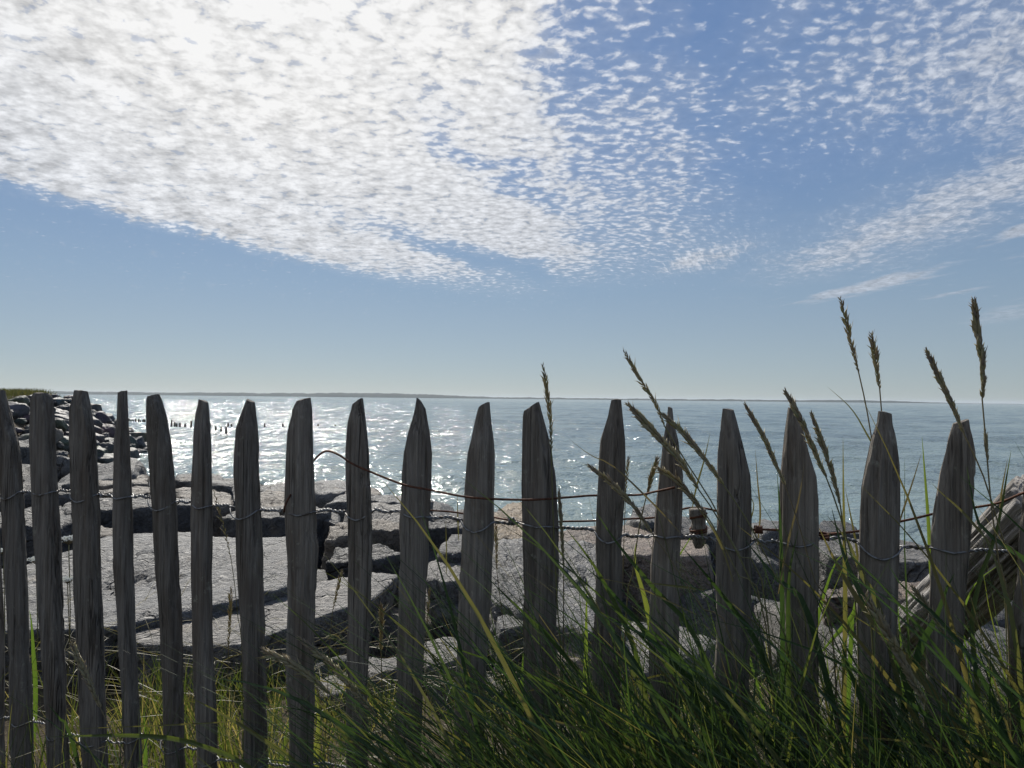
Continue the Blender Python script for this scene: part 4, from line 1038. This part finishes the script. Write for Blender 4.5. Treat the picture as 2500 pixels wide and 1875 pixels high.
# hand-placed bold blades: (list of photo points from root to tip, w in front of / behind fence, width px)
BOLD = [
 ([(1560, 1640), (1500, 1480), (1440, 1370), (1380, 1290)], -.05, 15), ([(1700, 1560), (1600, 1440), (1510, 1330), (1455, 1250)], -.04, 14),
 ([(1760, 1780), (1640, 1620), (1530, 1490), (1470, 1420), (1430, 1385)], -.07, 20), ([(1960, 1900), (1780, 1720), (1640, 1590), (1460, 1490)], -.1, 20),
 ([(2000, 1880), (1820, 1740), (1700, 1650), (1560, 1540), (1470, 1510)], -.12, 16), ([(1500, 1760), (1380, 1590), (1290, 1500), (1190, 1410)], -.06, 16),
 ([(1640, 1900), (1450, 1720), (1300, 1640), (1150, 1590), (1050, 1560)], -.12, 14), ([(1600, 1620), (1590, 1540), (1600, 1480), (1630, 1400), (1700, 1290)], .06, 12),
 ([(1425, 1700), (1428, 1600), (1430, 1500), (1433, 1410)], .08, 13), ([(1190, 1560), (1195, 1470), (1203, 1360)], .08, 13), ([(1590, 1560), (1570, 1450), (1548, 1370), (1560, 1300)], .06, 15),
 ([(1690, 1680), (1640, 1590), (1580, 1530), (1585, 1520)], -.05, 22), ([(1860, 1600), (1790, 1490), (1720, 1400), (1660, 1330)], -.06, 16),
 ([(2060, 1650), (2062, 1480), (2060, 1330), (2058, 1180), (2058, 1068)], .0, 14), ([(2300, 1560), (2283, 1420), (2270, 1250), (2252, 1066)], .12, 12),
 ([(1910, 1700), (1908, 1500), (1905, 1300), (1897, 1150)], -.03, 15), ([(1925, 1600), (1925, 1470), (1930, 1380), (1950, 1290)], -.03, 13),
 ([(2350, 1800), (2220, 1620), (2120, 1500), (2050, 1390), (2000, 1290)], -.1, 24), ([(2200, 1640), (2110, 1470), (2060, 1360), (2030, 1240)], -.06, 20),
 ([(2420, 1700), (2300, 1520), (2210, 1440), (2170, 1380)], -.1, 14), ([(2390, 1640), (2380, 1540), (2400, 1420), (2440, 1300), (2470, 1100)], -.05, 13),
 ([(2240, 1600), (2280, 1520), (2310, 1440), (2330, 1400)], -.04, 22), ([(2345, 1560), (2365, 1470), (2390, 1420), (2440, 1380)], .06, 12),
 ([(2500, 1780), (2440, 1660), (2380, 1560), (2330, 1500)], -.08, 18), ([(2160, 1880), (2120, 1750), (2080, 1650), (2050, 1560)], -.1, 24),
 ([(2470, 1560), (2440, 1420), (2420, 1350), (2380, 1270)], -.05, 14), ([(2540, 1420), (2450, 1330), (2390, 1280), (2360, 1140)], -.04, 13),
 ([(1700, 1880), (1560, 1760), (1450, 1700), (1300, 1640)], -.12, 18), ([(1400, 1900), (1290, 1770), (1180, 1680), (1040, 1620), (980, 1600)], -.12, 14),
 ([(1300, 1920), (1160, 1820), (1050, 1760), (960, 1730)], -.14, 14), ([(1120, 1920), (1010, 1830), (900, 1790), (830, 1740)], -.12, 12),
 ([(620, 1900), (520, 1840), (420, 1810), (300, 1800), (120, 1800)], -.2, 14), ([(760, 1900), (640, 1800), (540, 1740), (460, 1700)], -.15, 14),
 ([(1800, 1900), (1720, 1760), (1650, 1680), (1590, 1660)], -.08, 26), ([(1830, 1900), (1815, 1800), (1790, 1680), (1780, 1640)], -.13, 24),
 ([(1540, 1900), (1530, 1780), (1530, 1700), (1540, 1650)], .05, 16), ([(1260, 1850), (1265, 1740), (1275, 1620), (1285, 1520)], .06, 14), ([(880, 1880), (860, 1820), (800, 1740), (760, 1700)], -.03, 16),
 ([(770, 1880), (775, 1800), (778, 1740), (768, 1690)], .07, 20), ([(690, 1880), (700, 1800), (712, 1740)], .07, 16), ([(350, 1880), (352, 1800), (350, 1740)], .06, 15),
 ([(75, 1700), (72, 1600), (72, 1520), (70, 1490)], .35, 14), ([(160, 1800), (140, 1760), (115, 1720)], -.05, 14), ([(2150, 1500), (2100, 1400), (2075, 1330), (2020, 1260)], -.04, 16),
 ([(1980, 1520), (1940, 1450), (1900, 1420), (1820, 1320)], -.05, 18), ([(2105, 1440), (2080, 1500), (2030, 1560), (2000, 1600)], .05, 12), ([(2075, 1560), (2080, 1500), (2100, 1420), (2130, 1370)], .06, 14),
 ([(1985, 1560), (2010, 1450), (2040, 1370), (2070, 1340)], .06, 12),
]
THIN = [
 ([(1660, 1300), (1600, 1235), (1500, 1140), (1440, 1110), (1387, 1070)], -.05, 4), ([(2190, 1180), (2125, 1075), (2080, 1000), (2020, 944)], .03, 4),
 ([(1690, 1240), (1700, 1190), (1720, 1120), (1734, 1056)], .03, 4), ([(1850, 1330), (1856, 1250), (1850, 1180), (1844, 1097)], .03, 4),
 ([(2190, 1300), (2200, 1260), (2230, 1170), (2250, 1105)], .03, 4), ([(2440, 1260), (2445, 1200), (2460, 1120)], .03, 4), ([(1900, 1450), (1920, 1340), (1950, 1220), (1964, 1130)], -.04, 5),
 ([(2100, 1420), (2090, 1330), (2075, 1250), (2063, 1190)], .04, 5), ([(1800, 1350), (1840, 1240), (1820, 1200)], .03, 4), ([(2420, 1330), (2350, 1250), (2300, 1205), (2275, 1180)], -.04, 6),
 ([(1120, 1320), (1118, 1260), (1116, 1195)], .05, 3), ([(1090, 1400), (1090, 1330), (1088, 1270)], .05, 3), ([(1790, 1420), (1760, 1330), (1720, 1260), (1660, 1190)], -.05, 5),
 ([(1700, 1500), (1560, 1435), (1460, 1410)], -.05, 4), ([(1720, 1440), (1600, 1425), (1570, 1428)], -.05, 6), ([(1420, 1690), (1330, 1680), (1280, 1690)], -.06, 4),
 ([(1700, 1640), (1600, 1650), (1480, 1690)], -.05, 5), ([(1000, 1860), (860, 1810), (700, 1810)], -.1, 5), ([(640, 1740), (400, 1700), (250, 1660), (0, 1625)], .1, 4), ([(600, 1760), (400, 1770), (160, 1780)], -.05, 4),
]
TUSSOCK_LABELS = ['broad green blades leaning across the thirteenth and fourteenth pickets', 'tangle of blades leaning low across the foreground below the twelfth picket',
 'upright translucent green blades lit from behind among the pickets', 'tall dark blades crossing the seventeenth picket', 'blades fanning out in front of the leaning log',
 'thin wiry stalks rising against the water', 'long loose blades sweeping over the lower left of the fence', 'dense dark blades in the bottom right corner', 'dark blades crossing the fifteenth and sixteenth pickets', 'leaning blades under the ninth and tenth pickets']
TUS = {}
def tussock(k):
    if k not in TUS:
        x = [1.4, 1.1, 1.2, 2.0, 2.3, 1.9, .3, 2.1, 1.7, .8][k]
        o = empty('grass_tussock', F0 + FD * x - FN * 0.15)
        tag(o, TUSSOCK_LABELS[k], 'grass', 'tussocks of tall grass along the fence'); TUS[k] = o
    return TUS[k]
def add_blade(k, P, wd, fold=.22, twist=0.0, mat='blade', point=.35):
    root = tussock(k); loc = np.array(root.location)
    V, Fq = blade_mesh(P, wd, fold, twist, point); c = P[0]
    return obj('blade', make_mesh('blade', V - c, Fq), MAT[mat], root, c - loc)
for pts, w, wpx in BOLD:
    P = np.array([on_fence(x, y, w) for x, y in pts])
    d = P[0] - P[1]; d /= np.linalg.norm(d)
    ext = P[0] + d * 0.12 + np.array([0, 0, -0.12]); P = catmull(np.vstack([[ext], P]), 16)
    P += FN * (0.02 * np.sin(np.linspace(0, 3, 16)) * random.uniform(-1, 1))[:, None] * (0 if abs(w) < .045 else 1)
    x = pts[1][0]
    k = 2 if w > 0.02 else (6 if x < 700 else 9 if x < 1000 else 1 if x < 1450 else 0 if x < 1720 else 8 if x < 1980 else 3 if x < 2240 else 4)
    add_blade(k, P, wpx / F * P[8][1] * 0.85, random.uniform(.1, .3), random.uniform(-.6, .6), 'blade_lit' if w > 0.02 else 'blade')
for pts, w, wpx in THIN:
    P = catmull(np.array([on_fence(x, y, w) for x, y in pts]), 14)
    x = pts[0][0]; k = 6 if x < 1050 else (5 if pts[-1][1] < 1260 else 0)
    add_blade(k, P, wpx / F * P[6][1] * 1.1, .3, 0.2, 'stem', .6)
for i in range(225):
    t = 1.12 + 1.95 * random.random() ** 0.9; w = -random.uniform(0.05, 0.34)
    b = F0 + FD * t + FN * w + np.array([0, 0, random.uniform(-.02, .12)])
    lean = random.gauss(0.62, 0.28); ln = random.uniform(.56, 0.98) * (0.70 + .30 * sstep(0.9, 1.5, t))
    P = []; a = lean * 0.35; p = b.copy()
    for j in range(13):
        P.append(p.copy()); p = p + (-FD * math.sin(a) + np.array([0, 0, math.cos(a)])) * ln / 12 + FN * random.uniform(-.002, .002); a += lean * 0.11 + (0.02 if j > 7 else 0)
    P = np.array(P)
    k = 1 if t < 1.45 else 0 if t < 1.75 else 8 if t < 2.1 else 7
    add_blade(k, P, random.uniform(.004, .0085), random.uniform(.1, .35), random.uniform(-1.2, 1.2), 'blade', random.uniform(.3, .6))

for i in range(70):                                   # upright blades behind the fence, lit through by the sun
    t = random.uniform(1.35, 3.0); w = random.uniform(0.06, 0.32)
    p = F0 + FD * t + FN * w; ln = random.uniform(.45, .80) * (0.8 + .2 * sstep(1.3, 2.0, t)); a = random.gauss(0.02, 0.16); P = []
    az = random.uniform(-.5, .5)
    for j in range(11):
        P.append(p.copy()); p = p + ((-FD * math.cos(az) + FN * math.sin(az) * .4) * math.sin(a) + np.array([0, 0, math.cos(a)])) * ln / 10; a += random.gauss(0.03, 0.035)
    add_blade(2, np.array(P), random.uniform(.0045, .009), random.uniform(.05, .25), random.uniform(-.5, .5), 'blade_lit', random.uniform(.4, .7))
# seed heads on their stalks
def seed_head(P, wd, seed, n_sp, flare=0.28, slen=1.5):
    rr = np.random.default_rng(seed); T, A, Bv = frames(P)
    V, Fc, C = [], [], []
    L = np.linalg.norm(np.diff(P, axis=0), axis=1).sum()
    for i in range(n_sp):
        f = (i + 0.5) / n_sp
        x = f * (len(P) - 1); j = int(x); g = x - j; j2 = min(j + 1, len(P) - 1)
        p = P[j] * (1 - g) + P[j2] * g; tt, aa, bb = T[j], A[j], Bv[j]
        env = 0.62 + 0.5 * math.sin(math.pi * min(1, (1 - f) * 0.9 + .12)) - 0.45 * max(0, f - .8) / .2
        sg = 1 if i % 2 else -1
        phi = rr.normal(0, 0.55) + (0 if sg > 0 else math.pi)
        o = aa * math.cos(phi) + bb * math.sin(phi)
        d = tt * math.cos(flare) + o * math.sin(flare) * rr.uniform(.6, 1.4); d /= np.linalg.norm(d)
        ln = wd * slen * env * rr.uniform(.8, 1.35); r = wd * 0.175 * env * rr.uniform(.8, 1.2)
        base = p + o * wd * 0.06
        s1_ = np.cross(d, o); s1_ /= np.linalg.norm(s1_) + 1e-9; s2_ = np.cross(d, s1_)
        b0 = len(V); ring = 5
        V.append(base)
        for fr, rrad in ((.22, .8), (.5, 1.0), (.8, .55)):
            for q in range(ring):
                an = 2 * math.pi * q / ring
                V.append(base + d * ln * fr + (s1_ * math.cos(an) * .8 + s2_ * math.sin(an)) * r * rrad)
        V.append(base + (d + o * rr.uniform(-.05, .25)) * ln * (rr.uniform(1.0, 1.3) if rr.random() < .88 else rr.uniform(1.4, 1.9)))
        for q in range(ring): Fc.append((b0, b0 + 1 + (q + 1) % ring, b0 + 1 + q))
        for lv in range(2):
            o0, o1 = b0 + 1 + lv * ring, b0 + 1 + (lv + 1) * ring
            for q in range(ring): Fc.append((o0 + q, o0 + (q + 1) % ring, o1 + (q + 1) % ring, o1 + q))
        for q in range(ring): Fc.append((b0 + 1 + 2 * ring + q, b0 + 1 + 2 * ring + (q + 1) % ring, b0 + 1 + 3 * ring))
        C += [np.clip(rr.normal(.45, .28) + .35 * (f > .8), 0, 1)] * (3 * ring + 2)
    return np.array(V), Fc, np.array(C)
# (head points from base to tip, stem points from head base downwards, w, head width px, spikelets, label)
STALKS = [
 ([(1346, 1100), (1343, 1020), (1335, 950), (1325, 890)], [(1348, 1180), (1352, 1300), (1362, 1500)], -.045, 15, 26, 'slender brown seed head rising beside the twelfth picket'),
 ([(1622, 1040), (1600, 985), (1562, 925), (1522, 855)], [(1670, 1120), (1740, 1230), (1800, 1350)], -.06, 15, 26, 'thin brown seed head arching over the fourteenth picket against the sky'),
 ([(1768, 1186), (1720, 1120), (1665, 1055), (1612, 1006)], [(1830, 1280), (1900, 1420)], -.08, 22, 38, 'thick brown seed head crossing in front of the fifteenth picket'),
 ([(1706, 1196), (1660, 1125), (1600, 1060), (1532, 985)], [(1740, 1245), (1800, 1350), (1860, 1480)], -.09, 27, 40, 'thick bristly seed head slanting across the fourteenth picket'),
 ([(1592, 1302), (1548, 1238), (1495, 1182), (1434, 1134)], [(1640, 1370), (1710, 1480)], -.07, 20, 34, 'green seed head slanting across the thirteenth picket'),
 ([(1718, 1248), (1690, 1215), (1650, 1172), (1602, 1142)], [(1750, 1300), (1800, 1400)], -.06, 19, 26, 'short green seed head hanging beside the wooden stub'),
 ([(1527, 1205), (1530, 1160), (1535, 1113)], [(1524, 1300), (1520, 1420)], .05, 10, 12, 'small tan seed head right of the thirteenth picket'),
 ([(1578, 1212), (1590, 1165), (1606, 1118)], [(1560, 1290), (1545, 1400)], .05, 15, 18, 'small barbed pinkish seed head left of the fourteenth picket'),
 ([(1918, 1188), (1892, 1130), (1860, 1060), (1818, 986)], [(1950, 1280), (1990, 1420)], -.06, 20, 36, 'tan seed head left of the sixteenth picket'),
 ([(2018, 1168), (1990, 1105), (1952, 1020), (1916, 953)], [(2045, 1240), (2080, 1360)], -.08, 23, 36, 'grey green seed head in front of the sixteenth picket'),
 ([(2052, 1236), (2032, 1155), (2004, 1075), (1979, 1006)], [(2060, 1300), (2075, 1420)], -.05, 21, 36, 'golden brown seed head right of the sixteenth picket'),
 ([(2097, 912), (2086, 870), (2072, 810), (2051, 726)], [(2110, 970), (2128, 1070), (2150, 1250)], .06, 17, 22, 'tall seed head highest against the sky left of the seventeenth picket'),
 ([(2148, 952), (2142, 910), (2135, 860), (2126, 813)], [(2152, 1000), (2155, 1100), (2160, 1250)], .06, 17, 18, 'loose golden seed head just above the top of the seventeenth picket'),
 ([(2354, 1060), (2325, 990), (2292, 920), (2261, 852)], [(2400, 1160), (2450, 1320)], -.06, 22, 40, 'brown seed head crossing the top of the eighteenth picket'),
 ([(2398, 975), (2400, 905), (2388, 820), (2378, 731)], [(2402, 1020), (2408, 1090), (2420, 1230), (2440, 1380)], -.04, 27, 46, 'tall dense green seed head standing right of the eighteenth picket'),
 ([(2412, 1135), (2408, 1090), (2405, 1048)], [(2420, 1230), (2436, 1360)], -.035, 12, 14, 'narrow tan seed head low on the far right'),
 ([(806, 1696), (760, 1655), (705, 1618), (641, 1588)], [(880, 1745), (1000, 1810), (1120, 1890)], -.16, 26, 46, 'fuzzy reddish brown seed head pointing left across the eighth picket'),
 ([(925, 1755), (870, 1690), (805, 1620), (727, 1556)], [(980, 1810), (1060, 1890)], -.14, 24, 44, 'pale green seed head slanting across the ninth picket'),
 ([(2262, 1722), (2215, 1640), (2165, 1545), (2116, 1462)], [(2310, 1800), (2360, 1900)], -.16, 36, 56, 'large pale green seed head before the seventeenth picket low in the grass'),
 ([(246, 1730), (215, 1660), (195, 1615), (176, 1570)], [(280, 1800), (330, 1900)], -.2, 22, 40, 'fuzzy brown seed head slanting before the third picket'),
 ([(558, 1585), (561, 1510), (563, 1432)], [(556, 1650), (552, 1780)], .25, 11, 22, 'upright reddish seed head between sixth and seventh pickets'),
 ([(812, 1490), (824, 1440), (834, 1393)], [(806, 1560), (800, 1680)], .25, 10, 16, 'upright tan seed head between eighth and ninth pickets'),
 ([(930, 1590), (931, 1540), (930, 1475)], [(932, 1650), (934, 1780)], .2, 14, 24, 'stout brown seed head just right of the ninth picket'),
 ([(1376, 1385), (1371, 1290), (1364, 1192)], [(1376, 1480), (1374, 1620)], -.03, 15, 32, 'long barbed seed head along the right edge of the twelfth picket'),
 ([(1213, 1395), (1212, 1340), (1210, 1275)], [(1222, 1470), (1240, 1600)], .12, 10, 18, 'faint grey seed head between eleventh and twelfth pickets'),
 ([(564, 1365), (545, 1280), (521, 1195)], [(572, 1420), (580, 1500)], .15, 9, 14, 'thin tan dry stalk hanging right of the sixth picket'),
 ([(1042, 1530), (1046, 1480), (1050, 1430)], [(1040, 1600), (1038, 1720)], .2, 8, 14, 'small brown seed head right of the tenth picket'),
 ([(2310, 1560), (2270, 1490), (2225, 1430)], [(2360, 1630), (2420, 1720)], -.08, 16, 24, 'bluish green seed head crossing behind the eighteenth picket foot'),
]
for k, (hd, stp, w, wpx, nsp, lab) in enumerate(STALKS):
    Ph = catmull(np.array([on_fence(x, y, w) for x, y in hd]), 18)
    Ps = np.array([on_fence(hd[0][0], hd[0][1], w)] + [on_fence(x, y, w) for x, y in stp])
    last = Ps[-1]; d = Ps[-1] - Ps[-2]; d /= np.linalg.norm(d)
    foot = last + d * 0.1; foot[2] = max(foot[2], 0.02) 
    ground = foot + d * np.array([1, 1, 0]) * 0.1; ground[2] = -0.01
    Ps = catmull(np.vstack([Ps, foot, ground]), 30)
    root = empty('grass_stalk', ground); tag(root, lab, 'grass stalk', 'seed bearing grass stalks along the fence')
    wd = wpx / F * Ph[9][1] * 0.92
    path = np.vstack([Ph[::-1][:-1], Ps])
    rad = np.concatenate([np.linspace(.0006, .0011, len(Ph) - 1), np.linspace(.0011, .0016, len(Ps))]) * (0.7 if wpx < 13 else 1.0)
    V, Fc = tube(path, rad, 5); st_o = obj('stem', make_mesh('stem', V - ground, Fc), MAT['stem'], root)
    V, Fc, C = seed_head(Ph, wd, 1000 + k, int(nsp * 1.6), flare=.27 if nsp < 30 else .2, slen=1.25 if nsp < 30 else 1.0)
    me = make_mesh('seed_head', V - ground, Fc); at_ = me.attributes.new('rnd', 'FLOAT', 'POINT'); at_.data.foreach_set('value', C.astype(np.float32))
    tag(obj('seed_head', me, MAT['seed'], root), kind='stuff')

# wild carrot flowers at the left end
def umbel(px, py, w, r, label, seed):
    rr = np.random.default_rng(seed); c = on_fence(px, py, w)
    root = empty('white_flower', (c[0], c[1], float(ground_z(c[0], c[1])))); g = np.array(root.location); tag(root, label, 'flower', 'white umbel flowers at the left end')
    P = catmull(np.array([g, g * .5 + c * .5 + [0.01, 0, 0], c - [0, 0, r * .6]]), 12); V, Fc = tube(P - g, .0015, 5); obj('stem', make_mesh('stem', V, Fc), MAT['stem'], root)
    rays_, V2, F2 = [], [], []
    for i in range(26):
        a = i * 2.4; q = r * math.sqrt((i + .5) / 26); tip = c + np.array([q * math.cos(a), q * math.sin(a), 0.25 * r * (1 - (q / r) ** 2)])
        V, Fc = tube(np.array([P[-1], (P[-1] + tip) / 2 + [0, 0, -.002], tip]) - g, .0006, 4, False)
        b = len(V2); V2 += list(V); F2 += [tuple(b + x for x in f) for f in Fc]
        for j in range(9):
            o = tip + rr.normal(0, .004, 3) * [1, 1, .5] - g; s_ = .0022; b = len(rays_)
            rays_ += [o + [s_, 0, 0], o + [0, s_, 0], o + [-s_, 0, 0], o + [0, -s_, 0], o + [0, 0, s_ * .8], o - [0, 0, s_ * .5]]
    obj('flower_rays', make_mesh('flower_rays', V2, F2), MAT['stem'], root)
    Ff = []
    for b in range(0, len(rays_), 6):
        for j in range(4): Ff += [(b + j, b + (j + 1) % 4, b + 4), (b + (j + 1) % 4, b + j, b + 5)]
    tag(obj('petals', make_mesh('petals', rays_, Ff, False), MAT['flower'], root), kind='stuff')
umbel(168, 1316, .55, .028, 'larger white umbel flower beside the third picket', 1)
umbel(88, 1366, .50, .022, 'white umbel flower between first and second pickets', 2)
umbel(8, 1345, .50, .018, 'small yellowish umbel flower at the left edge', 3)
umbel(165, 1415, .55, .020, 'low white umbel flower left of the third picket over the granite', 4)

# ------------------------------------------------------------------ sea haze
x0, x1, y0_, y1_, z0_, z1_ = -24000, 24000, -60, 20500, -6.0, 48.0
V = [(x, y, z) for z in (z0_, z1_) for y in (y0_, y1_) for x in (x0, x1)]
Fz = [(0, 2, 3, 1), (4, 5, 7, 6), (0, 1, 5, 4), (2, 6, 7, 3), (0, 4, 6, 2), (1, 3, 7, 5)]
m, out = new_mat('sea_haze')
pv = E.nt.nodes.new('ShaderNodeVolumePrincipled')
pv.inputs['Color'].default_value = (0.80, 0.90, 1.0, 1); pv.inputs['Density'].default_value = 4.5e-5; pv.inputs['Anisotropy'].default_value = 0.2
E.nt.links.new(pv.outputs[0], out.inputs['Volume'])
tag(obj('haze', make_mesh('haze', V, Fz, False), m), 'thin pale haze over the sea', 'haze', None, 'stuff')
